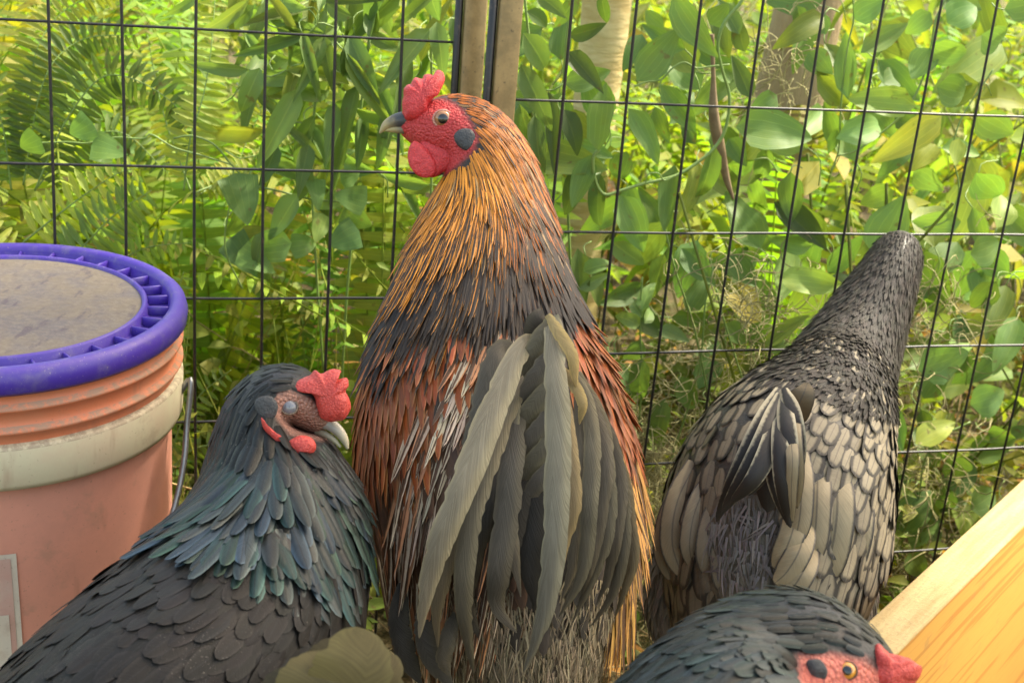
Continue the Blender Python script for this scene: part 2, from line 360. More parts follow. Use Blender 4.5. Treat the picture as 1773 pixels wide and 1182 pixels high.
fence_panel(PANELS[0], range(-7, 5), (-8, 5.06), 'black wire pen panel left of the bronze posts, behind the bucket')
fence_panel(PANELS[1], range(0, 11), (-0.93, 12), 'black wire pen panel right of the bronze posts, behind the grey hen')

BARK = None
k = NT('tan_bark'); pos = k.geo(); mp = k.n('ShaderNodeMapping'); mp.inputs['Scale'].default_value = (1, 1, 0.25); k.set(mp.inputs[0], pos)
nz = k.noise(30, 6, 0.7, mp.outputs[0]); n2 = k.noise(9, 3, 0.5, pos)
BARK = k.done(k.pbr(k.mix(n2, k.mix(k.ss(nz, 0.35, 0.65), (0.24, 0.16, 0.075), (0.36, 0.27, 0.14)), (0.30, 0.24, 0.14)), 0.85, 0, 0.3, k.bump(nz, 0.9, 0.012)))
k = NT('pale_bark'); pos = k.geo(); mp = k.n('ShaderNodeMapping'); mp.inputs['Scale'].default_value = (1, 1, 4); k.set(mp.inputs[0], pos)
nz = k.noise(14, 5, 0.6, mp.outputs[0])
BARK2 = k.done(k.pbr(k.mix(k.ss(nz, 0.3, 0.7), (0.42, 0.31, 0.12), (0.55, 0.45, 0.22)), 0.8, 0, 0.3, k.bump(nz, 0.6, 0.01)))

# leaf outlines (half width as a fraction of 1 along the length)
def prof_ovate(u): return 0.5 * (math.sin(math.pi * u ** 0.72)) ** 0.8 * (1 - 0.15 * u) + 0.012
def prof_heart(u): return 0.5 * (min(1, u * 9) ** 0.5) * (1 - u ** 1.9) ** 0.85 * 1.02 + 0.008
def prof_lance(u): return 0.5 * (math.sin(math.pi * min(1, u ** 0.62))) ** 0.9 + 0.01
def prof_round(u): return 0.5 * math.sqrt(max(0, 1 - (2 * u - 1) ** 2)) ** 0.9 + 0.01
LEAF_OV = [blade(1, prof_ovate, 8, 4, bend=b_, fold=f_, camber=-0.12, wave=w_, ph=i) for i, (b_, f_, w_) in enumerate([(0.5, .12, .10), (0.9, .2, .14), (0.2, .05, .2), (-0.4, .15, .1), (1.3, .1, .08)])]
LEAF_HT = [blade(1, prof_heart, 14, 4, bend=b_, fold=f_, wave=w_, ph=i) for i, (b_, f_, w_) in enumerate([(0.6, .15, .1), (1.0, .25, .15), (0.3, .1, .12)])]
LEAF_LN = [blade(1, prof_lance, 10, 2, bend=b_, fold=f_, side=s_) for b_, f_, s_ in [(0.5, .25, 0.1), (1.1, .2, -.15), (1.7, .3, .1), (0.2, .35, -.2)]]
LEAF_SM = [blade(1, prof_ovate, 4, 2, bend=b_, fold=f_) for b_, f_ in [(0.5, .2), (1.0, .3), (-.3, .1)]]
PINNA = blade(1, lambda u: 0.5 * (min(1, u * 14 + .35)) * (1 - u ** 3) ** 0.7 + 0.01, 4, 2, bend=0.5, fold=0.15, side=0.12)

L_VINE = leaf_mat('vine_leaf_green', 'obj', (0.130, 0.222, 0.062), 'par', 0.35, 0.5, 0.28)
L_LANCE = leaf_mat('lance_leaf_green', 'obj', (0.130, 0.205, 0.06), 'mid', 0.38, 0.5, 0.28)
L_FERN = leaf_mat('fern_green', 'obj', (0.158, 0.24, 0.06), 'mid', 0.45, 0.55, 0.25)
L_STUFF = leaf_mat('undergrowth_green', 'attr', (0.155, 0.22, 0.05), 'mid', 0.45, 0.55, 0.25)
L_CROWN = leaf_mat('tree_leaf_green', 'attr', (0.06, 0.11, 0.025), 'none', 0.3, 0.5)
STEM = plain_mat('vine_stem', (0.17, 0.27, 0.06), 0.5, 0, 50, 0.4, (0.8, 0.6, 0.4))
TWIG = plain_mat('dry_twig', (0.24, 0.17, 0.09), 0.85, 0, 60, 0.6, (0.45, 0.4, 0.35))
k = NT('straw'); tint, al = k.tint('attr'); STRAW = k.done(k.pbr(k.mix(1.0, (0.36, 0.29, 0.15), tint, 'MULTIPLY'), 0.75, 0, 0.3))

def tree(name, px, py, d, r0, lean, crown_c, crown_r, nleaf, mat, label, seed):
    rs = np.random.default_rng(seed); b0 = P(px, py, d); b0[2] = -0.05
    root = thing(name, tuple(b0), label, 'tree')
    path = [b0, b0 + [lean * 0.1, 0, 0.7], b0 + [lean * 0.3, -0.03, 1.5], (b0 + crown_c) / 2 + [0, 0, 0.5], np.asarray(crown_c) + [0, 0, -0.3]]
    Vt, Qt, Ut = tube(path, [r0 * 1.25, r0, r0 * 0.92, r0 * 0.6, r0 * 0.3], 20, 60)
    Vt = Vt + 0.012 * np.array([mnoise.noise_vector(Vector((p[0] * 9, p[1] * 9, p[2] * 3))) for p in Vt])
    part('trunk', mk_mesh('trunk', Vt, Qt, mat), root)
    mb = Mesh()
    for i in range(9):
        e = np.asarray(crown_c) + nrm(rs.normal(size=3)) * crown_r * rs.uniform(0.6, 0.95); s = lerp(path[3], path[4], rs.uniform(0, 1))
        mb.add(*tube([s, lerp(s, e, 0.5) + rs.normal(size=3) * 0.1, e], [r0 * .3, r0 * .18, 0.006], 7, 10))
    part('limb', mb.mesh('limb', mat), root)
    out = Mesh(); cl = nrm(rs.normal(size=(70, 3))) * (rs.uniform(0.15, 1, (70, 1)) ** 0.5) * crown_r + crown_c
    for t_ in range(3):
        n = nleaf // 3; cc = cl[rs.integers(0, 70, n)] + rs.normal(size=(n, 3)) * 0.16; ms = []
        for p in cc:
            d_, s_, n_ = frame(rs.normal(size=3) + [0, 0, -.3], rs.normal(size=3) + [0, 0, 1.2]); L = rs.uniform(0.06, 0.11); ms.append(mat4(d_, s_, n_, p, L, L * .6, L))
        tn = np.c_[rs.uniform(.7, 1.3, (n, 3)), np.ones(n)]; batch(LEAF_SM[t_], ms, tn, out)
    part('crown', out.mesh('crown', L_CROWN), root, kind='stuff')
    return root
tree('tree', 1350, 200, 2.25, 0.058, 0.2, np.array([2.35, 1.45, 4.4]), np.array([1.5, 1.05, 0.5]), 9000, BARK, 'tan barked tree trunk at the top right behind the vine leaves', 3)  # unseen crown, set sunward of the trunk to shade the pen
tree('tree', 1018, 215, 2.05, 0.036, 0.1, np.array([0.7, 3.2, 4.6]), np.array([0.8, 0.8, 0.5]), 1500, BARK2, 'slim pale yellow tree trunk just right of the fence posts', 4)

# ------------------------------------------------------------------ bucket
LC = P(-12, 517, 1.15); RL = 0.163; ZT = LC[2]
k = NT('purple_plastic'); pos = k.geo(); nz = k.noise(55, 5, 0.7, pos); n2 = k.noise(500, 2, 0.6, pos)
c = k.mix(k.math('MULTIPLY', k.ss(nz, 0.45, 0.75), 0.35), (0.062, 0.030, 0.30), (0.22, 0.20, 0.22)); c = k.mix(k.math('MULTIPLY', k.ss(n2, 0.66, 0.74), 0.5), c, (0.35, 0.3, 0.27))
PURPLE = k.done(k.pbr(c, 0.42, 0, 0.5, k.bump(n2, 0.1, 0.0005)))
k = NT('dirty_lid_top'); pos = k.geo(); mp = k.n('ShaderNodeMapping'); mp.inputs['Scale'].default_value = (1, .35, 1); mp.inputs['Rotation'].default_value = (0, 0, .5); k.set(mp.inputs[0], pos)
a = k.noise(18, 6, 0.7, pos); b = k.noise(160, 4, 0.75, pos); d_ = k.noise(90, 3, 0.6, mp.outputs[0])
c = k.mix(k.ss(a, 0.35, 0.65), (0.18, 0.15, 0.115), (0.14, 0.125, 0.125)); c = k.mix(k.math('MULTIPLY', k.ss(b, 0.4, 0.7), 0.3), c, (0.30, 0.26, 0.19)); c = k.mix(k.math('MULTIPLY', k.ss(d_, 0.55, 0.7), 0.6), c, (0.09, 0.075, 0.09))
LIDDIRT = k.done(k.pbr(c, 0.85, 0, 0.2, k.bump(b, 0.5, 0.002)))
def bucket_mat(name, base, dirt=(0.26, 0.19, 0.12), amt=0.5):
    k = NT(name); pos = k.geo(); mp = k.n('ShaderNodeMapping'); mp.inputs['Scale'].default_value = (1, 1, 0.2); k.set(mp.inputs[0], pos)
    a = k.noise(25, 5, 0.65, pos); b = k.noise(300, 3, 0.7, pos); s_ = k.noise(45, 3, 0.6, mp.outputs[0])
    c = k.mix(k.math('MULTIPLY', k.ss(a, 0.35, 0.75), amt), base, dirt); c = k.mix(k.math('MULTIPLY', k.ss(b, 0.62, 0.75), 0.45), c, (0.2, 0.13, 0.08)); c = k.mix(k.math('MULTIPLY', k.ss(s_, 0.6, 0.75), 0.35), c, (0.30, 0.14, 0.09))
    nz_ = k.n('ShaderNodeSeparateXYZ'); k.set(nz_.inputs[0], k.n('ShaderNodeNewGeometry').outputs['True Normal']); du = k.math('MULTIPLY', k.ss(nz_.outputs[2], 0.15, 0.6), k.ss(k.noise(120, 4, 0.75, pos), 0.35, 0.6)); c = k.mix(k.math('MULTIPLY', du, 0.8), c, (0.30, 0.22, 0.15))     # dust on the ledges
    sp = k.ss(k.noise(14, 5, 0.75, pos), 0.56, 0.70); c = k.mix(k.math('MULTIPLY', sp, 0.35), c, (0.34, 0.22, 0.15))
    return k.done(k.pbr(c, k.math('MULTIPLY_ADD', a, 0.3, 0.38), 0, 0.4, k.bump(b, 0.15, 0.0006)))
ORANGE = bucket_mat('orange_plastic', (0.66, 0.20, 0.09), (0.55, 0.27, 0.16), 0.45)
PINK = bucket_mat('faded_pink_plastic', (0.70, 0.31, 0.22), (0.55, 0.26, 0.19), 0.5)
CREAM = bucket_mat('cream_plastic', (0.60, 0.54, 0.36), (0.58, 0.40, 0.28), 0.45)
STEEL = plain_mat('galvanised_wire', (0.32, 0.32, 0.31), 0.4, 0.8, 90, 0.5)
PAPER = bucket_mat('label_border', (0.62, 0.55, 0.45), (0.5, 0.36, 0.28), 0.5)
PAPER2 = bucket_mat('label_print', (0.55, 0.33, 0.27), (0.6, 0.5, 0.42), 0.6)
bk = thing('bucket', (LC[0], LC[1], 0), 'faded orange bucket with a dusty purple lid at the left edge', 'bucket')
TLT = np.array(Matrix.Rotation(math.radians(3.2), 3, 'X')); T0 = lambda V: np.asarray(V) @ TLT.T + LC
def lat(name, prof, mat, parent, n=128):
    V, Q, U = lathe(prof, n); return part(name, mk_mesh(name, T0(V), Q, mat), parent)
BR = [(0.157, -0.012), (0.1545, -0.027), (0.1545, -0.0315), (0.1588, -0.034), (0.1597, -0.0355), (0.1588, -0.037), (0.154, -0.041), (0.1535, -0.047), (0.1540, -0.051), (0.1583, -0.0535), (0.1592, -0.055), (0.1583, -0.0565), (0.153, -0.061), (0.1530, -0.0665)]
lat('neck_rings', BR, ORANGE, bk)
lat('band', [(0.1530, -0.0663), (0.1572, -0.0675), (0.1588, -0.070), (0.1580, -0.101), (0.1566, -0.1055), (0.150, -0.107), (0.147, -0.1075)], CREAM, bk)
lat('wall', [(0.1475, -0.105), (0.1475, -0.12), (0.142, -ZT + 0.022), (0.138, -ZT + 0.011), (0.05, -ZT + 0.011), (0.001, -ZT + 0.011)], PINK, bk)
lid = lat('lid', [(0.148, -0.018), (RL - 0.003, -0.0225), (RL, -0.019), (RL + 0.0008, -0.011), (RL - 0.001, -0.004), (RL - 0.005, -0.0005), (RL - 0.010, 0.0002), (RL - 0.0135, -0.002), (RL - 0.0150, -0.006), (RL - 0.016, -0.014),
                 (0.1315, -0.014), (0.1295, -0.012), (0.1288, -0.004), (0.1265, -0.0022), (0.1245, -0.0035), (0.1238, -0.0062)], PURPLE, bk)
lat('lid_centre', [(0.1240, -0.0058), (0.09, -0.0052), (0.04, -0.0050), (0.001, -0.0050)], LIDDIRT, bk)
rib_me = mk_mesh('rib', *boxq((0.1385, 0, -0.0095), (0.0088, 0, 0), (0, 0.0011, 0), (0, 0, 0.0042)), PURPLE, smooth=False); bevel(rib_me, 0.0005, 1)
for i in range(32):
    part('rib', rib_me, lid, np.array(Matrix.Translation(Vector(LC)) @ Matrix.Rotation(math.radians(3.2), 4, 'X') @ Matrix.Rotation(i / 32 * 2 * math.pi + random.uniform(-.012, .012), 4, 'Z')))
th = np.linspace(math.radians(8), math.radians(-188), 40); ff = np.sin(np.linspace(0, np.pi, 40))
pts = T0(np.stack([(0.161 + 0.012 * ff ** .5) * np.cos(th), (0.161 + 0.012 * ff ** .5) * np.sin(th), -0.080 - 0.21 * ff ** 0.75], 1))
ea = math.radians(8); hook = T0([[0.156 * math.cos(ea), 0.156 * math.sin(ea), -0.086], [0.166 * math.cos(ea), 0.166 * math.sin(ea), -0.072]])
part('handle', mk_mesh('handle', *tube(np.concatenate([hook, pts[1:]]), 0.0028, 10, 140)[:2], STEEL), bk)
def patch(a0, a1, z0, z1, r, n=24):
    a = np.linspace(a0, a1, n + 1); V = np.array([[rr * math.cos(t) , rr * math.sin(t), z] for z, rr in ((z0, r - 0.0012), (z1, r)) for t in a])
    i = np.arange(n); return T0(V), np.stack([i, i + 1, i + n + 2, i + n + 1], 1)
A1 = math.radians(-66)
lb = part('paper_label', mk_mesh('paper_label', *patch(math.radians(-130), A1, -0.34, -0.168, 0.1480), PAPER), bk)
part('label_print', mk_mesh('label_print', *patch(math.radians(-128.5), A1 - math.radians(1.8), -0.335, -0.172, 0.1486), PAPER2), lb)
part('label_print', mk_mesh('label_print', *patch(math.radians(-125), A1 - math.radians(3.5), -0.30, -0.225, 0.1490), PAPER), lb)

# ------------------------------------------------------------------ wooden board
k = NT('rough_pine'); pos = k.obj(); mp = k.n('ShaderNodeMapping'); mp.inputs['Scale'].default_value = (0.08, 1, 1); k.set(mp.inputs[0], pos)
a = k.noise(70, 6, 0.7, mp.outputs[0]); b = k.noise(260, 4, 0.7, pos)
c = k.mix(k.ss(a, 0.3, 0.7), (0.40, 0.27, 0.11), (0.55, 0.42, 0.20)); c = k.mix(k.math('MULTIPLY', k.ss(b, 0.5, 0.7), 0.4), c, (0.25, 0.18, 0.09))
PINE = k.done(k.pbr(c, 0.8, 0, 0.3, k.bump(k.math('ADD', a, b), 0.5, 0.002)))
k = NT('orange_pine'); pos = k.obj(); mp = k.n('ShaderNodeMapping'); mp.inputs['Scale'].default_value = (0.035, 1, 1); k.set(mp.inputs[0], pos)
w_ = k.noise(130, 2, 0.5, mp.outputs[0]); f_ = k.noise(600, 2, 0.6, mp.outputs[0]); d_ = k.noise(30, 5, 0.7, pos)
c = k.mix(k.math('MULTIPLY', k.ss(w_, 0.56, 0.62), 0.7), (0.60, 0.30, 0.06), (0.42, 0.17, 0.03)); c = k.mix(k.math('MULTIPLY', k.ss(f_, 0.5, 0.7), 0.3), c, (0.44, 0.20, 0.04)); c = k.mix(k.math('MULTIPLY', k.ss(d_, 0.58, 0.75), 0.45), c, (0.28, 0.17, 0.07))
OPINE = k.done(k.pbr(c, 0.5, 0, 0.4, k.bump(w_, 0.2, 0.001)))
ZB = 0.30
A0, A1_, B0, B1 = on_z(1515, 1060, ZB), on_z(1657, 930, ZB), on_z(1545, 1125, ZB), on_z(1657, 1030, ZB)
dx = nrm(A1_ - A0); dn = nrm(np.cross([0, 0, 1], dx)); wd = abs((B0 - A0) @ dn); wd = 0.5 * (wd + abs((B1 - A0) @ dn))
s0 = A0 - dx * 0.10; Lb = 1.1
cen = s0 + dx * Lb / 2 - dn * np.sign((A0 - B0) @ dn) * wd / 2; hb = 0.145
print('BOARD width', wd, 'A0', A0, 'A1', A1_)
me = mk_mesh('board', *boxq((0, 0, 0), (Lb / 2, 0, 0), (0, wd / 2, 0), (0, 0, ZB / 2 - 0.002)), PINE, smooth=False); me.materials.append(OPINE)
for p_ in me.polygons: p_.material_index = 1 if abs(p_.normal[1]) > 0.5 else 0
bevel(me, 0.0025, 2)
bo = part('wooden_board', me, None, mat4(dx, dn, np.array([0, 0, 1.]), [cen[0], cen[1], ZB / 2]))
single(bo, 'thick pine board with orange side and rough pale top at lower right', 'board')

# ------------------------------------------------------------------ plants beyond the fence
def leaf_mesh(tms, name, mat): return [mk_mesh(name, *t[:2], mat, t[2]) for t in tms]
ME_OV = leaf_mesh(LEAF_OV, 'leaf', L_VINE); ME_HT = leaf_mesh(LEAF_HT, 'leaf', L_VINE); ME_LN = leaf_mesh(LEAF_LN, 'leaf', L_LANCE)
ME_PIN = mk_mesh('leaflet', *PINNA[:2], L_FERN, PINNA[2])
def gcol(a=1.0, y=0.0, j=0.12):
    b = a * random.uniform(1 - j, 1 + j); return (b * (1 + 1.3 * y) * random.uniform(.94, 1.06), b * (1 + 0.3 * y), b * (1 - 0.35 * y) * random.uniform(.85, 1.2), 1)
def put_leaf(parent, meshes, x0, y0, x1, y1, w, off=0.08, bright=1.0, yel=0.0, tilt=None, toff=None, flip=None):
    """a leaf from its stalk end (x0,y0) to its tip (x1,y1), w wide, standing off behind the fence"""
    d0 = fd(x0, y0) + off; d1 = d0 + (random.uniform(-0.02, 0.02) if toff is None else toff)
    a, b = P(x0, y0, d0), P(x1, y1, d1); L = np.linalg.norm(b - a); ww = w * d0 / F
    V = nrm(CAM - a); t = random.uniform(-0.5, 0.5) if tilt is None else tilt
    d_, s_, n_ = frame(b - a, V); n2 = n_ * math.cos(t) + s_ * math.sin(t); s2 = np.cross(n2, d_)
    i = random.randrange(len(meshes)) if flip is None else flip
    return part('leaf', meshes[i], parent, mat4(d_, s2, n2, a, L, ww / max(math.cos(t), .6), L * 0.8), color=gcol(bright, yel))
def px_tube(name, parent, pts, r, off=0.08, mat=None, n=6, sm=40):
    V, Q, U = tube([P(x, y, fd(x, y) + off + o_) for x, y, o_ in [(p + (0,))[:3] for p in pts]], r, n, sm); return part(name, mk_mesh(name, V, Q, mat or STEM), parent)
def base_at(px, py, off=0.1):
    b = P(px, py, fd(px, py) + off); return (b[0], b[1], 0.0)

v1 = thing('vine', base_at(1250, 300), 'looping green vine with smooth oval leaves behind the right fence panel', 'vine')
px_tube('stem', v1, [(1300, -60), (1285, 0), (1254, 40), (1243, 79), (1250, 119), (1263, 167), (1258, 216), (1245, 246), (1219, 273), (1170, 304), (1118, 317), (1074, 330), (1047, 337), (1032, 317), (1027, 273), (1038, 258)], 0.0019, 0.05, sm=90)
px_tube('side_stem', v1, [(1263, 112), (1232, 115), (1205, 118), (1185, 108), (1165, 118), (1145, 138), (1120, 142), (1098, 150)], 0.0011, 0.06)
px_tube('side_stem', v1, [(1145, 138), (1142, 160), (1160, 180), (1180, 200), (1195, 215)], 0.0009, 0.06)
px_tube('tendril', v1, [(1118, 317), (1122, 302), (1140, 300), (1150, 312), (1170, 304)], 0.0007, 0.045)
for a in [(1036, 262, 1046, 138, 50, .04, 1.15, .05), (1088, 188, 1152, 286, 42, .06, .95), (1144, 147, 1223, 246, 44, .05, 1.0), (1103, 141, 1178, 48, 60, .07, .95), (1274, 220, 1418, 232, 78, .05, 1.05), (1165, -10, 1233, 106, 52, .07, .95), (1228, 42, 1263, 8, 40, .08, 1.0),
          (1024, 268, 992, 362, 42, .06, 1.0), (1075, 338, 1122, 442, 58, .07, 1.0), (1168, 286, 1156, 408, 40, .08, .9), (1206, 280, 1190, 388, 36, .10, 1.1, .5), (1085, 262, 1056, 330, 44, .09, .75), (1160, 215, 1210, 150, 36, .10, .8), (1134, 185, 1158, 250, 28, .09, .9), (1112, 60, 1080, 120, 36, .12, .8), (1150, 50, 1110, 20, 34, .13, .9),
          (1205, 250, 1175, 190, 30, .12, .7), (1262, 240, 1290, 285, 38, .14, .8)]:
    put_leaf(v1, ME_OV, *a[:6], bright=a[6], yel=a[7] if len(a) > 7 else 0)

v2 = thing('vine', base_at(1560, 260), 'leafy vine with pale and yellowing leaves at the upper right corner', 'vine')
px_tube('stem', v2, [(1660, -40), (1622, 30), (1612, 82), (1600, 130), (1570, 190), (1520, 235), (1480, 262), (1450, 270)], 0.0013, 0.07, sm=50)
px_tube('stem', v2, [(1475, -30), (1478, 35), (1470, 70), (1462, 120), (1455, 200), (1452, 260), (1438, 300)], 0.0010, 0.08, sm=50)
px_tube('stem', v2, [(1720, 120), (1665, 205), (1650, 260), (1660, 330), (1640, 380), (1600, 395)], 0.0010, 0.08, sm=50)
for a in [(1448, 240, 1578, 196, 54, .06, 1.25, 0), (1586, 182, 1460, 176, 56, .05, 1.2, .15), (1630, 200, 1512, 284, 56, .05, 1.45, .75), (1515, 445, 1572, 345, 74, .05, 1.35, 0), (1664, 384, 1576, 388, 46, .07, 1.2), (1548, 330, 1488, 354, 46, .08, 1.15, .1), (1582, 296, 1634, 332, 42, .09, 1.1), (1480, 34, 1532, -4, 46, .07, 1.15), (1468, 172, 1472, 58, 40, .07, 1.05), (1490, 92, 1568, 46, 40, .08, .95, .1),
          (1612, 22, 1566, 62, 40, .09, 1.1), (1612, 84, 1578, 142, 52, .07, 1.1), (1612, 82, 1690, 112, 50, .06, 1.3), (1622, 150, 1700, 170, 62, .08, 1.0), (1530, 145, 1575, 120, 44, .11, .8), (1450, 225, 1435, 265, 20, .08, 1.1), (1660, 240, 1650, 290, 30, .07, 1.3, .5), (1620, 250, 1580, 290, 40, .09, 1.2, .7), (1640, 40, 1700, 0, 60, .07, 1.2), (1400, 90, 1440, 130, 48, .14, .8), (1345, 165, 1300, 200, 40, .12, .9), (1430, 60, 1400, 10, 36, .15, .75),
          (1345, 480, 1470, 496, 50, .03, 1.5, .25), (1690, 300, 1740, 360, 60, .08, 1.1), (1690, 200, 1760, 240, 60, .08, 1.1), (1680, 440, 1740, 420, 60, .08, 1.1), (1700, 60, 1760, 90, 60, .08, 1.2)]:
    put_leaf(v2, ME_OV, *a[:6], bright=a[6], yel=a[7] if len(a) > 7 else 0)

def scatter(parent, meshes, n, x0, x1, y0, y1, l0, l1, wr, o0, o1, b0, b1, down=.6, seed=1):
    rnd = random.Random(seed)
    for _ in range(n):
        x, y = rnd.uniform(x0, x1), rnd.uniform(y0, y1)
        if y < 190 and (985 < x < 1050 or 1300 < x < 1390) and rnd.random() < .6: continue
        a = rnd.gauss(math.pi / 2, 1.2) if rnd.random() < down else rnd.uniform(0, 6.28); L = rnd.uniform(l0, l1)
        of = rnd.uniform(o0, o1); b_ = a + math.pi + rnd.uniform(-.6, .6); q_ = rnd.uniform(25, 60); d0 = fd(x, y) + of
        tb_ = tube([P(x, y, d0), P(x + q_ * .5 * math.cos(b_), y + q_ * .5 * math.sin(b_), d0 + .005), P(x + q_ * math.cos(b_ + .5), y + q_ * math.sin(b_ + .5) + 8, d0 + .02)], .0008, 4, 6); part('leaf_stalk', mk_mesh('leaf_stalk', *tb_[:2], STEM), parent)
        put_leaf(parent, meshes, x, y, x + L * math.cos(a), y + L * math.sin(a), L * wr * rnd.uniform(.8, 1.2), of, bright=rnd.uniform(b0, b1), yel=max(0, rnd.gauss(0, .25)), toff=rnd.uniform(-.05, .05))
scatter(v1, ME_OV, 40, 900, 1300, -20, 480, 70, 130, .46, .10, .32, .6, 1.15, seed=3)
scatter(v2, ME_OV, 50, 1290, 1760, -20, 480, 70, 130, .5, .10, .32, .65, 1.3, seed=4)
v3 = thing('vine', base_at(1600, 880), 'low vine with rounded dark green leaves between the grey hen and the board', 'vine')
px_tube('stem', v3, [(1560, 940), (1575, 905), (1590, 870), (1600, 800), (1625, 760), (1680, 730)], 0.0012, 0.05)
for a in [(1556, 920, 1606, 838, 62, .04, .95), (1580, 950, 1622, 880, 42, .04, 1.0, .1), (1572, 958, 1602, 1000, 44, .03, 1.05, .2), (1585, 768, 1660, 722, 46, .05, 1.35, .6), (1640, 790, 1690, 850, 50, .07, .7), (1636, 840, 1640, 920, 40, .09, .6), (1548, 700, 1556, 784, 24, .06, 1.2), (1590, 640, 1680, 610, 70, .06, 1.0), (1600, 690, 1640, 620, 50, .10, .9), (1680, 880, 1740, 850, 60, .07, .9), (1680, 700, 1750, 680, 60, .07, 1.1)]:
    put_leaf(v3, ME_OV, *a[:6], bright=a[6], yel=a[7] if len(a) > 7 else 0)

v4 = thing('vine', base_at(500, 400), 'vine with glossy heart shaped leaves at mid height behind the left panel', 'vine')
px_tube('stem', v4, [(300, 240), (330, 235), (370, 250), (405, 290), (440, 320), (480, 330), (540, 345), (600, 350), (640, 352)], 0.0012, 0.09)
px_tube('stem', v4, [(405, 290), (400, 340), (390, 430), (420, 500)], 0.001, 0.09)
for a in [(408, 300, 432, 388, 70, .05, .85), (505, 420, 388, 440, 60, .05, 1.15), (412, 436, 478, 468, 44, .06, 1.1), (636, 350, 578, 336, 52, .06, .95), (622, 400, 566, 424, 58, .06, .95), (500, 428, 562, 418, 44, .07, 1.1), (560, 370, 548, 420, 36, .08, 1.15, .1), (545, 310, 553, 360, 34, .08, 1.1), (596, 360, 640, 400, 50, .08, .85), (590, 315, 625, 300, 36, .09, 1.1)]:
    put_leaf(v4, ME_HT, *a[:6], bright=a[6], yel=a[7] if len(a) > 7 else 0)
v5 = thing('vine', base_at(165, 240), 'pair of bright heart shaped leaves on a thin stem at far left', 'vine')
px_tube('stem', v5, [(60, 248), (116, 246), (150, 248), (200, 238), (250, 240), (260, 232), (300, 255), (345, 268), (400, 285)], 0.001, 0.10)
for a in [(160, 212, 122, 240, 56, .06, 1.1), (158, 252, 218, 262, 50, .06, 1.15), (165, 262, 200, 278, 34, .07, 1.2, .1), (225, 255, 245, 262, 20, .08, 1.1), (70, 240, 30, 260, 50, .06, 1.1)]:
    put_leaf(v5, ME_HT, *a[:6], bright=a[6], yel=a[7] if len(a) > 7 else 0)

b1 = thing('bamboo_plant', base_at(580, 300), 'bamboo with long lance leaves hanging behind the left fence panel', 'bamboo')
for pts in ([(590, 700), (600, 520), (612, 380), (622, 220), (640, 60), (655, -60)], [(560, 640), (545, 420), (540, 250), (560, 62), (575, -60)], [(745, 420), (748, 250), (746, 50), (742, -60)]):
    px_tube('culm', b1, pts, 0.0015, 0.12)
for a in [(562, 64, 510, 178, 26, .06, 1.05), (518, 152, 440, 300, 42, .05, 1.25), (450, 118, 405, 218, 36, .06, 1.2), (560, 56, 462, 38, 28, .07, 1.0), (558, 60, 580, 168, 26, .06, .95), (604, 62, 656, 182, 38, .05, .95), (597, 80, 611, 164, 28, .05, .55), (745, 50, 652, 168, 34, .05, 1.15), (756, 38, 770, 140, 32, .05, 1.15), (706, -6, 750, 48, 38, .05, .95), (745, -10, 758, 40, 30, .06, 1.2), (618, 148, 592, 264, 28, .06, .9), (582, 180, 566, 290, 28, .06, .95),
          (534, 250, 516, 340, 30, .05, .7), (516, 335, 466, 420, 38, .05, .95), (340, -4, 272, 42, 16, .07, 1.05), (440, 10, 385, 62, 26, .06, .75), (530, 40, 462, 62, 24, .08, 1.1), (610, 30, 540, 8, 26, .08, 1.0), (640, 60, 700, 96, 24, .08, .95), (560, 70, 470, 132, 28, .08, 1.1), (500, 130, 440, 180, 24, .10, .85), (650, 130, 690, 230, 26, .09, 1.0), (545, 200, 500, 290, 26, .09, .9), (640, 20, 600, 90, 28, .10, .8), (670, 190, 660, 300, 26, .10, .9), (480, 250, 450, 330, 26, .10, .85), (700, 60, 690, 150, 24, .10, .85), (540, 290, 500, 380, 24, .08, .8),
          (560, 100, 530, 190, 22, .12, 1.2), (630, 200, 620, 300, 24, .11, 1.1), (455, 400, 430, 480, 22, .05, .9), (520, 60, 500, 120, 24, .12, 1.2), (660, -20, 620, 50, 30, .08, 1.1)]:
    put_leaf(b1, ME_LN, *a[:6], bright=a[6], tilt=random.uniform(-.35, .35))
b2 = thing('bamboo_plant', base_at(985, 260), 'dark lance leaved bamboo hanging just right of the fence posts', 'bamboo')
for pts in ([(935, 700), (930, 400), (925, 180), (905, -40)], [(1000, 760), (985, 400), (975, 180), (990, -40)]): px_tube('culm', b2, pts, 0.0016, 0.14)
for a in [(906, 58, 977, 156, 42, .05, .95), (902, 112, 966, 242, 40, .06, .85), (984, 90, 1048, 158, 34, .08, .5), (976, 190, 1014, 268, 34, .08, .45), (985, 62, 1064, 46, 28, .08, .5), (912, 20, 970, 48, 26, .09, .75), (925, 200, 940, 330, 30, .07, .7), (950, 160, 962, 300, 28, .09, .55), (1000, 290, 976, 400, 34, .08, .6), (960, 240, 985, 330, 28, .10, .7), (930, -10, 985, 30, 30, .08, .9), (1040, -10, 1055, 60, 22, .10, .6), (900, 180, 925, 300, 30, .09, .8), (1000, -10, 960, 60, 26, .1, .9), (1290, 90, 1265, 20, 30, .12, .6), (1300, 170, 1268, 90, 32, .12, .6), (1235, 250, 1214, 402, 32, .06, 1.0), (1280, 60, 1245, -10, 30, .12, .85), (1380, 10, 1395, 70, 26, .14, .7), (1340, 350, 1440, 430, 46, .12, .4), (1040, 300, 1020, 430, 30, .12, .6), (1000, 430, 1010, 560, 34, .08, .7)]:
    put_leaf(b2, ME_LN, *a[:6], bright=a[6], tilt=random.uniform(-.35, .35))

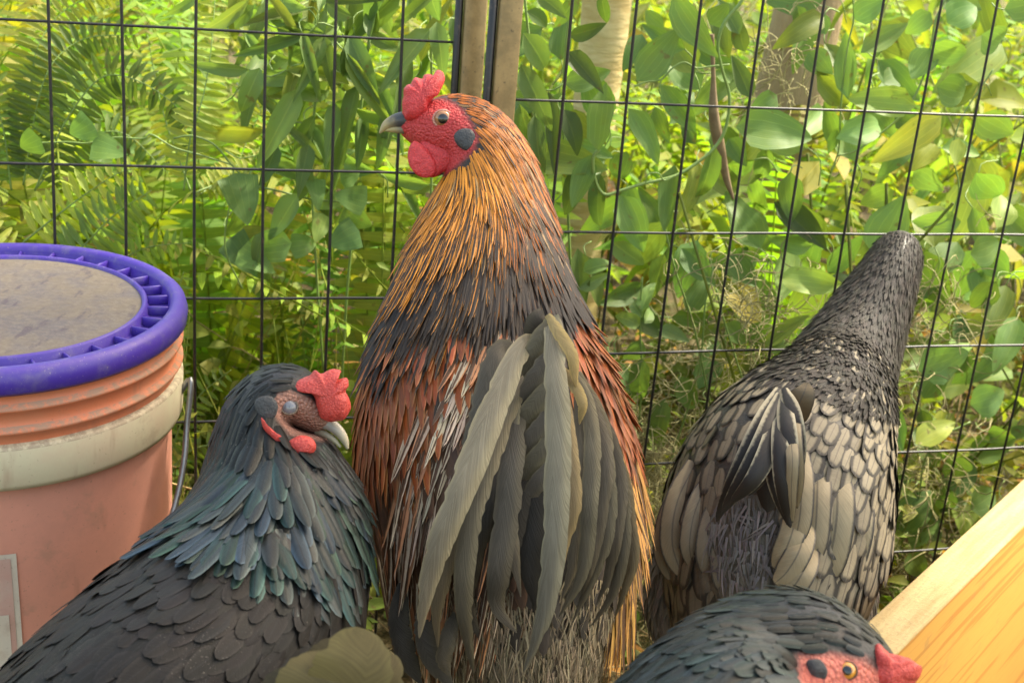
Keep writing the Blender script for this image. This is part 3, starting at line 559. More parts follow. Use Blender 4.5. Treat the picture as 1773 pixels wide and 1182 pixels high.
b3 = thing('weed', base_at(1110, 520), 'narrow leaved weed with upright stems right of the rooster', 'weed')
for pts in ([(1100, 800), (1112, 650), (1108, 560), (1112, 480)], [(1160, 800), (1210, 640), (1222, 520), (1235, 460)], [(1230, 700), (1200, 560), (1170, 470), (1150, 390)], [(1300, 700), (1255, 560), (1240, 500)]): px_tube('stem', b3, pts, 0.0011, 0.05)
for a in [(1112, 540, 1126, 468, 24, .04, 1.3), (1112, 550, 1082, 496, 24, .04, 1.3), (1108, 562, 1062, 540, 26, .04, 1.2, .1), (1116, 560, 1140, 520, 20, .04, 1.3), (1112, 590, 1080, 640, 30, .05, 1.0), (1140, 570, 1196, 588, 26, .04, 1.1), (1112, 620, 1096, 730, 36, .05, .85), (1150, 690, 1120, 800, 38, .05, .8, .1), (1175, 650, 1215, 740, 36, .06, .8), (1255, 560, 1300, 600, 34, .06, 1.1), (1325, 600, 1400, 540, 28, .04, 1.3, .1), (1330, 605, 1385, 590, 24, .05, 1.2), (1300, 560, 1345, 610, 50, .08, .8), (1060, 420, 1130, 470, 36, .07, 1.0), (1010, 470, 1075, 440, 26, .05, 1.2), (1000, 500, 1060, 470, 22, .06, 1.1), (1180, 430, 1240, 500, 44, .09, .75), (1260, 440, 1310, 500, 44, .10, .8), (1190, 540, 1230, 470, 40, .09, .8), (1150, 440, 1130, 520, 32, .10, .8)]:
    put_leaf(b3, ME_LN if a[4] < 40 else ME_OV, *a[:6], bright=a[6], yel=a[7] if len(a) > 7 else 0)

scatter(v3, ME_OV, 24, 1540, 1760, 480, 900, 50, 100, .5, .08, .25, .5, 1.0, seed=5)
scatter(b3, ME_OV, 34, 1010, 1480, 420, 760, 50, 100, .45, .09, .25, .45, .95, seed=6)
scatter(b1, ME_LN, 60, 400, 800, -40, 330, 90, 170, .19, .10, .34, .65, 1.25, .9, seed=7)
scatter(b1, ME_LN, 34, 420, 780, -40, 260, 100, 180, .17, .035, .12, .9, 1.3, .95, seed=17)
scatter(v4, ME_HT, 6, 380, 680, 300, 480, 45, 80, .8, .10, .25, .7, 1.1, seed=8)
def frond_path(pts, off):
    return catmull([P(x, y, fd(x, y) + off + o_) for x, y, o_ in pts], np.linspace(0, 1, 60))
def frond(parent, pts, plen, step, off, bright, yel=0.0, wf=0.30, split=True, taper=0.6):
    """fern frond along a path; every leaflet a sub-part"""
    K = frond_path(pts, off); V, Q, U = tube(K, np.linspace(0.0013, 0.0004, 60), 5); fr = part('frond', mk_mesh('frond', V, Q, STEM), parent)
    L = np.linalg.norm(np.diff(K, axis=0), axis=1).sum(); n = int(L / step); d_ = np.linalg.norm(K[30] - CAM); T = nrm(np.gradient(K, axis=0)); tw = random.uniform(-.4, .4)
    for i in range(2, n):
        t = i / n; j = min(58, int(t * 59)); V_ = nrm(CAM - K[j]); S = nrm(np.cross(T[j], V_)); N_ = np.cross(S, T[j])
        ln = plen * d_ / F * (1 - taper * t ** 2.5) * min(1, 0.45 + 2.5 * t)
        for s in (-1, 1):
            dd = S * s * math.cos(tw * s) + T[j] * 0.22 + N_ * math.sin(tw * s) * .6 - np.array([0, 0, .12]) + rng.normal(size=3) * 0.05; d3, s3, n3 = frame(dd, N_ + rng.normal(size=3) * .15)
            part('leaflet', ME_PIN, fr, mat4(d3, s3 * -s, n3, K[j] + T[j] * (0.35 * step * (s > 0)), ln * random.uniform(.9, 1.08), min(ln * wf, step * .95), ln), color=gcol(bright, yel))
    return fr
f1 = thing('fern', base_at(340, 330, .15), 'tall bright fern with one upright frond behind the left panel', 'fern')
frond(f1, [(318, 330, 0), (329, 243, 0), (353, 162, .01), (366, 80, .02), (374, -30, .05)], 46, 0.0088, 0.12, 1.35, .25)
frond(f1, [(330, 330, 0), (290, 220, .03), (272, 150, .05), (255, 60, .06)], 36, 0.0085, 0.22, 1.5, .5)
frond(f1, [(340, 340, 0), (400, 300, .05), (430, 240, .08), (470, 150, .1)], 34, 0.0085, 0.26, 1.4, .5)
frond(f1, [(335, 335, 0), (440, 290, .05), (520, 240, .08), (600, 220, .1)], 34, 0.0085, 0.25, 1.2, .3)
f2 = thing('fern', base_at(150, 260, .2), 'dark green fern arching in the upper left corner', 'fern')
frond(f2, [(60, 330, 0), (120, 200, 0), (190, 130, .0), (300, 180, -.02), (330, 260, -.02)], 50, 0.008, 0.15, .62)
frond(f2, [(40, 320, 0), (80, 130, .0), (140, 70, .02), (240, 60, .02)], 52, 0.008, 0.20, .55)
frond(f2, [(60, 330, 0), (130, 250, .0), (210, 230, .0), (290, 300, .0)], 44, 0.008, 0.19, .7)
frond(f2, [(50, 300, 0), (60, 100, .0), (110, 20, .02), (200, -20, .02)], 52, 0.008, 0.25, .9, .4)
frond(f2, [(20, 330, 0), (0, 200, 0), (-40, 120, 0), (-80, 100, 0)], 50, 0.008, 0.2, .8)
f3 = thing('fern', base_at(150, 420, .12), 'pale fern with broad spreading fronds above the bucket', 'fern')
frond(f3, [(90, 470, 0), (140, 430, 0), (200, 370, -.01), (262, 330, -.02)], 62, 0.0085, 0.07, .95)
frond(f3, [(40, 420, 0), (90, 380, 0), (150, 335, 0), (205, 300, 0), (240, 290, 0)], 54, 0.0095, 0.09, 1.55, .35)
frond(f3, [(80, 480, 0), (170, 470, 0), (250, 430, 0), (330, 420, 0)], 46, 0.0085, 0.10, 1.1)
frond(f3, [(20, 470, 0), (-40, 400, 0), (-90, 360, 0)], 54, 0.0095, 0.09, 1.3, .3)
f4 = thing('fern', base_at(310, 560, .1), 'small fern tucked between the bucket and the black hen', 'fern')
frond(f4, [(285, 760, 0), (290, 660, 0), (296, 560, 0), (318, 470, 0)], 40, 0.0095, 0.06, 1.1)
frond(f4, [(290, 800, 0), (320, 720, 0), (350, 680, 0), (400, 640, 0)], 36, 0.009, 0.08, .95)
frond(f4, [(290, 820, 0), (330, 780, 0), (370, 770, 0), (420, 780, 0)], 34, 0.009, 0.06, .85)

# ---- uncountable growth: ferns and leaves farther back, weeds at the fence foot, straw, litter, moss
def behind(X, m=.05):
    X = np.atleast_2d(X); return np.logical_and(*[((X - q['O']) @ q['N']) > m for q in PANELS])
und = Mesh(); rs = np.random.default_rng(5)
def far_fern(c, h, n, tint):
    ms = []; tn = []
    for i in range(n):
        az = rs.uniform(0, 2 * np.pi); sp = rs.uniform(.3, .9); R = h * sp; K = np.array([c, c + [math.cos(az) * R * .3, math.sin(az) * R * .3, h * .6], c + [math.cos(az) * R * .8, math.sin(az) * R * .8, h * rs.uniform(.8, 1)], c + [math.cos(az) * R * 1.35, math.sin(az) * R * 1.35, h * rs.uniform(.5, .9)]])
        K = catmull(K, np.linspace(0, 1, 40))
        if not behind(K).all(): continue
        T = nrm(np.gradient(K, axis=0)); und.add(*tube(K[::3], 0.0012, 3), T=(*tint[:3], 1))
        S = nrm(np.cross(T, [0, 0, 1.0])); tb = tint * np.r_[rs.uniform(.75, 1.25, 3) * rs.uniform(.6, 1.3), 1]
        for j in range(5, 40):
            ln = min(.055, h * .1) * (1 - .75 * (j / 40) ** 2)
            for s in (-1, 1):
                d3, s3, n3 = frame(S[j] * s + T[j] * .25 - [0, 0, .2], np.cross(S[j], T[j]) * 1.0 + rs.normal(size=3) * .1); ms.append(mat4(d3, s3, n3, K[j], ln, ln * .30, ln)); tn.append(tb)
    batch(PIN_LO, ms, tn, und)
PIN_LO = blade(1, lambda u: 0.5 * (1 - u ** 3) + 0.02, 2, 1, bend=0.4)
LN_LO = [blade(1, prof_lance, 5, 2, bend=b_, fold=.2) for b_ in (.4, 1.0, 1.5)]
cells = [(x, y) for y in np.concatenate([np.arange(1.75, 5.2, 0.36), np.arange(5.5, 12, .75)]) for x in np.arange(-0.42 * y - .3, 0.5 * y + .4, 0.36 if y < 5.2 else .6)]
cells += [(x, y) for y in (1.46, 1.64) for x in np.arange(-.85, .0, .17) if y > 1.36 + .28 * (x + .45) + .16]
for (x, y) in cells:
    x += rs.uniform(-.15, .15); y += rs.uniform(-.15, .15); fy = (y - 1.9) * .3
    c = np.array([x, y, 0.0]); left = x < 0.05 * y
    hmax = 1.0 - 0.035 * y
    if rs.uniform() < (0.72 if left else 0.3):
        yl = rs.uniform(0, 1); far_fern(c, min(hmax, rs.uniform(.35, .78)), 10, np.array([1.0 + .55 * yl, 1.15 + .25 * yl, .8 - .2 * yl, 1]))
    else:
        h = min(hmax, rs.uniform(.35, .85)); n = 75; tm = LN_LO if left or rs.uniform() < .4 else LEAF_SM
        yl = rs.uniform(-.2, .8); tb = np.array([1 + .8 * yl, 1.05 + .25 * yl, .9, 1]) * rs.uniform(.65, 1.25)
        ms = []
        for i in range(n):
            p = c + [rs.normal() * .16, rs.normal() * .16, h * rs.uniform(.1, 1)]; az = rs.uniform(0, 6.28); L = rs.uniform(.09, .16) if tm is LN_LO else rs.uniform(.05, .095)
            d_, s_, n_ = frame([math.cos(az), math.sin(az), rs.uniform(-.9, .4)], [rs.normal() * .4, -.5 + rs.normal() * .4, 1]); ms.append(mat4(d_, s_, n_, p, L, L * (.17 if tm is LN_LO else .6), L))
        ms = [m_ for m_ in ms if behind(m_[:3, 3], .12)[0]]
        for q in range(3): batch(tm[q], ms[q::3], np.tile(tb, (len(ms[q::3]), 1)) * np.c_[rs.uniform(.75, 1.25, (len(ms[q::3]), 3)), np.ones(len(ms[q::3]))], und)
        for i in range(5): und.add(*tube([c + [rs.normal() * .05, rs.normal() * .05, 0], c + [rs.normal() * .1, rs.normal() * .1, h * .5], c + [rs.normal() * .15, rs.normal() * .15, h]], 0.002, 4), T=(.9, .8, .7, 1))
single(part('undergrowth', und.mesh('undergrowth', L_STUFF), kind='stuff'), 'dense sunlit ferns and leaves beyond the wire fence', 'undergrowth')

wd_ = Mesh()
def floor_pts(n, y0, y1):
    """points on the strip along the fence foot; distance beyond the fence between y0 and y1"""
    o = PANELS[1]['O']; X = PANELS[1]['X']; Xh = nrm(np.array([X[0], X[1], 0])); Nh = np.array([-Xh[1], Xh[0], 0]); f0 = o + PANELS[1]['Y'] * (o[2] / -PANELS[1]['Y'][2])
    s = rs.uniform(-1.3, 1.5, n); t = rs.uniform(y0, y1, n); return f0 + Xh * s[:, None] + Nh * t[:, None]
ms = []; tn = []
cl = np.concatenate([floor_pts(520, -.06, .9), floor_pts(420, .06, .55)])
for ci, c in enumerate(cl):
    if ci >= 520 and c[0] > -.02: continue
    c[2] = -0.01; hh = rs.uniform(.03, .2) if ci < 520 else rs.uniform(.1, .42); tb = np.array([rs.uniform(.9, 1.6), rs.uniform(.9, 1.2), rs.uniform(.6, .9), 1]) * (rs.uniform(.6, 1.1) if ci < 520 else rs.uniform(.9, 1.4))
    for i in range(rs.integers(8, 20)):
        p = c + [rs.normal() * .035, rs.normal() * .035, hh * rs.uniform(.15, 1.1)]; az = rs.uniform(0, 6.28); L = rs.uniform(.014, .04)
        d_, s_, n_ = frame([math.cos(az), math.sin(az), rs.uniform(-.5, .5)], [rs.normal() * .5, -.4 + rs.normal() * .5, 1]); ms.append(mat4(d_, s_, n_, p, L, L * rs.uniform(.35, .7), L)); tn.append(tb)
    for i in range(3): wd_.add(*tube([c, c + [rs.normal() * .02, rs.normal() * .02, hh * .5], c + [rs.normal() * .04, rs.normal() * .04, hh]], 0.0008, 3), T=tb)
for q in range(3): batch(LEAF_SM[q], ms[q::3], tn[q::3], wd_)
single(part('weeds', wd_.mesh('weeds', L_STUFF), kind='stuff'), 'short leafy weeds growing along the foot of the fence', 'weeds')

st = Mesh()
def straw(c, n, spread, L0, L1, zmax, tb):
    for i in range(n):
        p = c + rs.normal(size=3) * spread; p[2] = abs(p[2] * .6) * zmax; az = rs.uniform(0, 6.28); L = rs.uniform(L0, L1); d_ = np.array([math.cos(az), math.sin(az), rs.normal() * .25]); q = p + d_ * L
        st.add(*tube([p, (p + q) / 2 + rs.normal(size=3) * L * .08, q], rs.uniform(.0005, .0013), 3, cap=False), T=(*(np.array(tb) * rs.uniform(.6, 1.2)), 1))
for c in floor_pts(260, -.35, .9): straw(c, 7, .06, .03, .13, .8, (1, .9, .8))
for c in floor_pts(160, .08, .5):
    if c[0] < 0: straw(c, 8, .08, .06, .2, 2.6, (1.1, 1.0, .8))
for x in rs.uniform(-.7, 1, 120): straw(np.array([x, rs.uniform(.4, 1.3), 0]), 6, .06, .03, .1, .3, (.9, .8, .7))
single(part('straw', st.mesh('straw', STRAW), kind='stuff'), 'dry straw and dead stems scattered under the fence', 'straw')

ms = []; tn = []; lit = Mesh()
for c in np.concatenate([floor_pts(500, -.5, .2), floor_pts(1500, .2, 3.4)]):
    az = rs.uniform(0, 6.28); L = rs.uniform(.03, .08); c[2] = rs.uniform(0, .02); d_, s_, n_ = frame([math.cos(az), math.sin(az), rs.normal() * .3], [rs.normal() * .4, rs.normal() * .4, 1]); ms.append(mat4(d_, s_, n_, c, L, L * .5, L)); tn.append(np.array([2.6, .95, 1.2, 1]) * np.r_[rs.uniform(.5, 1.3) * np.ones(3), 1])
for q in range(3): batch(LEAF_SM[q], ms[q::3], tn[q::3], lit)
single(part('leaf_litter', lit.mesh('leaf_litter', L_STUFF), kind='stuff'), 'brown fallen leaves on the ground beyond the fence', 'leaf litter')

mo = Mesh()
def moss(px, py, n, sx, sy, off):
    for i in range(n):
        x, y = px + rs.normal() * sx, py + rs.normal() * sy; p = P(x, y, fd(x, y) + off + rs.normal() * .025)
        if p[2] < .01: continue
        r = rs.uniform(.006, .022); a = nrm(rs.normal(size=3)); b = nrm(np.cross(a, rs.normal(size=3))); ph = rs.uniform(0, 6); dr = rs.normal(size=3) * .03; nt = rs.uniform(.6, 1.6)
        pts = [p + r * (a * math.cos(ph + t * nt * 6.28) + b * math.sin(ph + t * nt * 6.28)) + dr * t for t in np.linspace(0, 1, 12)]
        mo.add(*tube(pts, rs.uniform(.0004, .0008), 3, cap=False), T=(*(np.array([1.0, 1.12, .95]) * rs.uniform(.6, 1.15)), 1))
moss(1290, 560, 120, 55, 60, .07); moss(1110, 840, 160, 30, 60, .06); moss(1240, 700, 60, 60, 40, .07); moss(1600, 800, 70, 40, 60, .07); moss(1330, 110, 50, 40, 50, .25); moss(1100, 720, 60, 25, 40, .06); moss(1530, 960, 60, 30, 50, .06); moss(1600, 560, 50, 40, 60, .08); moss(1040, 1110, 50, 40, 40, .02)
single(part('curly_moss', mo.mesh('curly_moss', STRAW), kind='stuff'), 'pale curly moss strands tangled behind the right panel', 'moss')

tw = thing('vine', base_at(1240, 260, .1), 'dead grey woody stem hanging behind the looping vine', 'vine')
px_tube('stem', tw, [(1232, 60), (1235, 130), (1236, 200), (1245, 250), (1258, 310), (1270, 345)], [.003, .0025, .006, .0065, .004, .0015], 0.09, TWIG, 8)

# ------------------------------------------------------------------ birds
class Loft:
    """smooth body through sections (photo x, photo y, depth, half width in px, half thickness in m) from tail to beak"""
    def __init__(s, keys):
        s.K = np.array([np.r_[P(x, y, d), rx * d / F, rd] for x, y, d, rx, rd in keys])
        q = np.concatenate([[0], np.cumsum(np.linalg.norm(np.diff(s.K[:, :3], axis=0), axis=1))]); s.len = q[-1]; s.t = q / q[-1]
        n = 400; s.g = np.linspace(0, 1, n + 1); D_ = catmull(s.K, s.g)
        def sm(Y, w):
            m = int(w * n * 3); k_ = np.exp(-.5 * (np.arange(-m, m + 1) / (w * n)) ** 2); k_ /= k_.sum(); Yp = np.concatenate([2 * Y[:1] - Y[m:0:-1], Y, 2 * Y[-1:] - Y[-2:-m - 2:-1]]); return np.stack([np.convolve(Yp[:, c_], k_, 'valid') for c_ in range(Y.shape[1])], 1)
        s.D = sm(D_, .014); s.T = nrm(sm(nrm(np.gradient(s.D[:, :3], axis=0)), .028)); s.A = nrm(sm(nrm(np.cross(s.T, nrm(CAM - s.D[:, :3]))), .02))
    def at(s, Y, t): return np.stack([np.interp(t, s.g, Y[:, c_]) for c_ in range(Y.shape[1])], 1)
    def ev(s, t, th):
        t = np.clip(np.asarray(t, float), 0, 1); th = np.asarray(th, float)
        k = s.at(s.D, t); T = nrm(s.at(s.T, t)); V = nrm(CAM - k[:, :3]); A = nrm(s.at(s.A, t)); B = np.cross(A, T)
        B = nrm(B * np.sign((B * V).sum(1, keepdims=True)))
        c, sn = np.cos(th)[:, None], np.sin(th)[:, None]
        return k[:, :3] + A * c * k[:, 3:4] + B * sn * k[:, 4:5]
    def frames(s, t, th):
        S = s.ev(t, th); dt = s.ev(t - .004, th) - s.ev(t + .004, th); dth = s.ev(t, th + .02) - s.ev(t, th - .02)
        n = nrm(np.cross(dt, dth)); C = s.at(s.D, np.clip(t, 0, 1))[:, :3]; n *= np.sign(((S - C) * n).sum(1, keepdims=True)); return S, nrm(dt), n
    def mesh(s, name, mat, skin=None, n=96, m=40, wob=0.0):
        tt = np.linspace(0, 1, n); V = []
        th = np.linspace(0, 2 * np.pi, m, endpoint=False); V = s.ev(np.repeat(tt, m), np.tile(th, n))
        c0 = np.repeat(V[:m].mean(0)[None], m, 0); c1 = np.repeat(V[-m:].mean(0)[None], m, 0); V = np.concatenate([c0, V, c1])
        sk = None
        if skin is not None:
            x, y, _ = proj(V); sk = [in_poly(a, b, skin) for a, b in zip(x, y)]
        return mk_mesh(name, V, ring_quads(n + 2, m), mat, None, None, True, sk)
    def field(s, t0, t1, step, across, seed, jit=0.25):
        r = np.random.default_rng(seed); rows = np.arange(t0, t1, step / s.len); T_, TH = [], []
        for i, t in enumerate(rows):
            k = catmull(s.K, np.array([t]))[0]; circ = math.pi * (3 * (k[3] + k[4]) - math.sqrt((3 * k[3] + k[4]) * (k[3] + 3 * k[4]))); n = max(6, int(circ / across))
            th = (np.arange(n) + .5 * (i % 2) + r.uniform(-jit, jit, n)) / n * 2 * np.pi; TH.append(th); T_.append(np.full(n, t) + r.uniform(-jit, jit, n) * step / s.len)
        return np.concatenate(T_), np.concatenate(TH)
def in_poly(x, y, poly):
    """signed softness: 1 well inside, 0 well outside (about 5 px of blend)"""
    p = np.asarray(poly, float); ins = False; dm = 1e9; j = len(p) - 1
    for i in range(len(p)):
        if (p[i][1] > y) != (p[j][1] > y) and x < (p[j][0] - p[i][0]) * (y - p[i][1]) / (p[j][1] - p[i][1]) + p[i][0]: ins = not ins
        e = p[j] - p[i]; t = max(0, min(1, ((x - p[i][0]) * e[0] + (y - p[i][1]) * e[1]) / (e @ e))); q = p[i] + e * t; dm = min(dm, math.hypot(x - q[0], y - q[1])); j = i
    return max(0, min(1, .5 + (dm if ins else -dm) / 8))
def wprof_round(u): return 0.5 * (min(1, (u + .06) * 3.2) ** .6) * (1 - u ** 3.4) ** .55 + .01
def wprof_lanc(u): return 0.5 * (min(1, (u + .08) * 3) ** .6) * (1 - u ** 2.2) ** .7 + .015
def wprof_long(u): return 0.5 * (min(1, (u + .15) * 3) ** .6) * (1 - u ** 6) ** .6 + .01
F_ROUND = [blade(1, wprof_round, 6, 4, bend=b_, camber=c_, side=s_) for b_, c_, s_ in [(.16, .06, 0), (.24, .10, .08), (.12, .04, -.08)]]
F_LANC = [blade(1, wprof_lanc, 5, 2, bend=b_, camber=.08, side=s_) for b_, s_ in [(.10, 0), (.16, .12), (.06, -.12)]]
F_LONG = [blade(1, wprof_long, 7, 4, bend=b_, camber=.08, side=s_) for b_, s_ in [(.16, 0), (.22, .1), (.12, -.1)]]
F_FLUFF = [blade(1, lambda u: .5 * (1 - u) + .03, 4, 1, bend=b_, side=s_) for b_, s_ in [(.5, .3), (.9, -.3), (.2, .1)]]
from mathutils.bvhtree import BVHTree
def body_tree(me): return BVHTree.FromPolygons([v.co[:] for v in me.vertices], [p.vertices[:] for p in me.polygons])
def plumage(bird, name, S, D, N, L, Wd, tint, tms, mat_attr, mat_obj=None, top=0, lift=.07, liftj=.03, sink=.02, seed=0, partname='feather', clear=.10, jit=.03):
    """cover a field with feathers: the ones that show largest become parts, the rest one joined part"""
    r = np.random.default_rng(seed); n = len(S); L = np.broadcast_to(L, n); Wd = np.broadcast_to(Wd, n)
    ms = np.zeros((n, 4, 4)); ms[:, 3, 3] = 1
    bv = TREE[0]; D2 = np.array(D)
    for i in range(n):           # aim every tip at a point just above the skin
        q, nn, _, _ = bv.find_nearest(Vector(S[i] + D[i] * L[i]))
        if q is None: continue
        nn = np.array(nn); nn = nn if nn @ N[i] > 0 else -nn; D2[i] = np.array(q) + nn * L[i] * clear * r.uniform(.6, 1.4) - S[i]
    D = nrm(D2)
    lf = lift + r.normal(size=n) * liftj; d_ = nrm(D + N * lf[:, None] + r.normal(size=(n, 3)) * jit); n_ = nrm(N + r.normal(size=(n, 3)) * .08); s_ = nrm(np.cross(n_, d_)); n_ = np.cross(d_, s_)
    sc_ = r.uniform(.88, 1.12, n)
    ms[:, :3, 0] = d_ * (L * sc_)[:, None]; ms[:, :3, 1] = s_ * (Wd * r.uniform(.88, 1.12, n))[:, None]; ms[:, :3, 2] = n_ * (L * .9)[:, None]; ms[:, :3, 3] = S + N * (.0007 - sink * L * 0)[:, None]
    kind = r.integers(0, len(tms), n); ind = np.zeros(n, bool)
    if top:
        px, py, dd = proj(S + D * (L * .6)[:, None]); vis = (px > -40) & (px < W + 40) & (py > -20) & (py < H + 30) & ((N * nrm(CAM - S)).sum(1) > .05)
        area = np.where(vis, L * Wd / dd ** 2 * (N * nrm(CAM - S)).sum(1).clip(0), 0); o = np.argsort(-area)[:top]; ind[o[area[o] > 0]] = True
        mes = [mk_mesh(partname, *t[:2], mat_obj, t[2]) for t in tms]
        for i in np.nonzero(ind)[0]: part(partname, mes[kind[i]], bird, ms[i], color=tuple(tint[i]))
    if (~ind).any():
        out = Mesh()
        for q in range(len(tms)): batch(tms[q], ms[(~ind) & (kind == q)], tint[(~ind) & (kind == q)], out)
        part(name, out.mesh(name, mat_attr), bird, kind='stuff')
def tints(n, c, j=.15, a=1.0, seed=0, hue=.06):
    r = np.random.default_rng(seed); b = r.uniform(1 - j, 1 + j, (n, 1)); return np.c_[np.asarray(c) * b * r.uniform(1 - hue, 1 + hue, (n, 3)), np.broadcast_to(a, n)]
def sd(px, py, off=0.0):
    """depth at which the current bird's skin is met behind a photo pixel"""
    v = nrm(P(px, py, 1.0) - CAM); h = TREE[0].ray_cast(Vector(CAM), Vector(v))[0]
    return (proj(np.array(h))[2] if h is not None else 1.0) + off
def eyeball(bird, px, py, d, rpx, mat, lidmat, squash=.75, tilt=None):
    c = P(px, py, d); v = nrm(CAM - c) if tilt is None else nrm(nrm(CAM - c) + M @ np.asarray(tilt)); r = rpx * d / F
    A = nrm(np.cross(v, M @ np.array([0, -1., 0]))); B = np.cross(v, A)
    ph = np.linspace(0.02, np.pi * .62, 16); V, Q, U = lathe(np.c_[r * np.sin(ph), r * np.cos(ph)], 28)
    V = c + V[:, :1] * A + V[:, 1:2] * B * 1 + V[:, 2:] * v * squash; U[:, 0] = np.repeat(ph / (np.pi * .62), 28)
    part('eye', mk_mesh('eye', V, Q, mat, U), bird)
    t = np.linspace(0, 2 * np.pi, 36); ring = [c + r * 1.1 * (A * math.cos(x) + B * math.sin(x) * .9) + v * r * .12 for x in t]
    part('eyelid', mk_mesh('eyelid', *tube(ring, r * .14, 7, cap=False)[:2], lidmat), bird)
def eye_mat(name, iris, pupil=.34):
    k = NT(name); u, v = k.uv(); c = k.ramp(u, (0, (.004, .004, .004)), (pupil, (.004, .004, .004)), (pupil + .04, iris), (.66, iris), (.74, (.02, .015, .012)), (1, (.02, .012, .01)))
    return k.done(k.pbr(c, .08, 0, .6, coat=.6))
def beak_mat(name, base, tip):
    k = NT(name); u, v = k.uv(); nz = k.noise(200, 3, .6, k.geo()); f = k.ss(k.math('ADD', u, k.math('MULTIPLY', nz, .25)), .55, .9)
    return k.done(k.pbr(k.mix(k.math('MULTIPLY', nz, .35), k.mix(f, base, tip), (.1, .09, .08)), .38, 0, .5, k.bump(nz, .2, .0006)))
def beak(bird, name, pts, rad, mat, flat=.75):
    """horn along (x,y,depth) points with half heights in px"""
    V, Q, U = tube([P(*p) for p in pts], [r * p[2] / F for r, p in zip(rad, pts)], 14, 24); part(name, mk_mesh(name, V, Q, mat, U), bird)
def leg(bird, top, foot, yaw, mat, r=.0065):
    pts = [top, lerp(np.array(top), foot, .45) + [0, .012, 0], np.array(foot) + [0, 0, .012]]; mb = Mesh().add(*tube(pts, [r * 1.3, r, r], 10, 14))
    for a in (-.55, 0, .55, math.pi):
        L = .055 if abs(a) < 1 else .025; d_ = np.array([math.cos(yaw + a), math.sin(yaw + a), 0]); f = np.array(foot) + [0, 0, .012]
        mb.add(*tube([f, f + d_ * L * .5 + [0, 0, .002], f + d_ * L * .9 - [0, 0, .004], f + d_ * L - [0, 0, .008]], [r * .8, r * .75, r * .6, r * .15], 8, 12))
    part('leg', mb.mesh('leg', mat), bird)
LEGM = plain_mat('leg_scales', (.30, .26, .17), .6, 0, 150, .5)
def body_mat(name, coat_c, skin_c, dark):
    k = NT(name); pos = k.geo(); at = k.n('ShaderNodeAttribute', attribute_name='skin').outputs['Fac']; v = k.voro(430, vec=pos); nz = k.noise(330, 4, .6, pos); n2 = k.noise(55, 3, .5, pos)
    s_ = k.mix(k.ss(v, .2, .8), skin_c, k.mix(.45, skin_c, dark)); s_ = k.mix(k.math('MULTIPLY', k.ss(n2, .4, .7), .6), s_, k.mix(.6, skin_c, dark))
    c = k.mix(at, k.mix(nz, coat_c, tuple(x * .5 for x in coat_c)), s_); h_ = k.math('MULTIPLY', k.math('ADD', k.math('MULTIPLY', v, -1.2), nz), k.math('MULTIPLY_ADD', at, .85, .15)); return k.done(k.pbr(c, .5, 0, .4, k.bump(h_, .9, .0016)))
TREE = [None]
RED = skin_mat('red_comb', (.66, .055, .055), (.32, .012, .02), .42, .85, .2)
RED2 = skin_mat('soft_red_comb', (.60, .075, .055), (.33, .02, .02), .42, .8, .2, .85)
def ysurf(xs, ys): return lambda x: np.interp(x, xs, ys)

# ================================================================== rooster
RK = [(905, 1290, 1.10, 50, .05), (897, 1200, 1.08, 105, .085), (895, 1080, 1.06, 152, .10), (890, 960, 1.06, 206, .115), (868, 850, 1.07, 236, .12), (852, 750, 1.09, 230, .118), (838, 660, 1.12, 205, .108), (835, 580, 1.15, 168, .105),
      (838, 500, 1.17, 146, .09), (843, 430, 1.19, 128, .08), (848, 360, 1.20, 104, .07), (845, 300, 1.20, 85, .06), (825, 245, 1.20, 68, .05), (795, 222, 1.20, 60, .042), (757, 222, 1.20, 57, .036), (722, 219, 1.20, 37, .026), (697, 217, 1.20, 17, .014)]
ro = Loft(RK); ft = P(880, 1500, 1.08)
rb = thing('rooster', (ft[0], ft[1], 0), 'rooster with golden orange neck and grey drooping tail feathers in the centre', 'rooster')
R_FACE = [(680, 200), (706, 182), (735, 172), (768, 172), (796, 188), (812, 212), (826, 240), (818, 262), (796, 282), (770, 303), (740, 312), (705, 270), (690, 240)]
bd_ = part('body', ro.mesh('body', body_mat('rooster_body', (.03, .022, .015), (.62, .062, .058), (.30, .015, .02)), R_FACE, 140, 56), rb); TREE[0] = body_tree(bd_.data)
HACK = feather_mat('rooster_hackle', 'attr', (.60, .23, .022), (.022, .015, .010), 'stripe', .5, .0, nb=30, barb=.2, spec=.28)
CHEST = feather_mat('rooster_shoulder', 'attr', (.40, .16, .055), (.26, .062, .013), 'plain', .5, 0, nb=30, barb=.3, spec=.3)
SADD = feather_mat('rooster_saddle', 'attr', (.52, .41, .29), (.10, .05, .024), 'stripe', .5, 0, nb=26, barb=.2, spec=.3)
GREYF = feather_mat('rooster_rump', 'attr', (.16, .14, .11), (.10, .088, .07), 'plain', .6, 0, nb=30, barb=.4)
cape = ysurf([590, 640, 700, 760, 830, 900, 960, 1010, 1050], [615, 645, 672, 668, 648, 626, 606, 618, 642])
t, th = ro.field(ro.t[4], .965, .0085, .0029, 1); S, D, N = ro.frames(t, th); px, py, _ = proj(S)
front = (N * nrm(CAM - S)).sum(1) > -.05
Lh = np.interp(py, [180, 230, 300, 400, 560, 700], [.014, .022, .042, .068, .088, .085]); Wh = np.interp(py, [180, 230, 300, 400, 600], [.0022, .0030, .0040, .0048, .0060])
keep = np.array([(in_poly(x, y, R_FACE) < .25) for x, y in zip(px, py)]) & (py + Lh * 0.8 * F / 1.15 < cape(px) + np.random.default_rng(2).normal(size=len(px)) * 14)
t, th, S, D, N, px, py, Lh, Wh = [a[keep] for a in (t, th, S, D, N, px, py, Lh, Wh)]
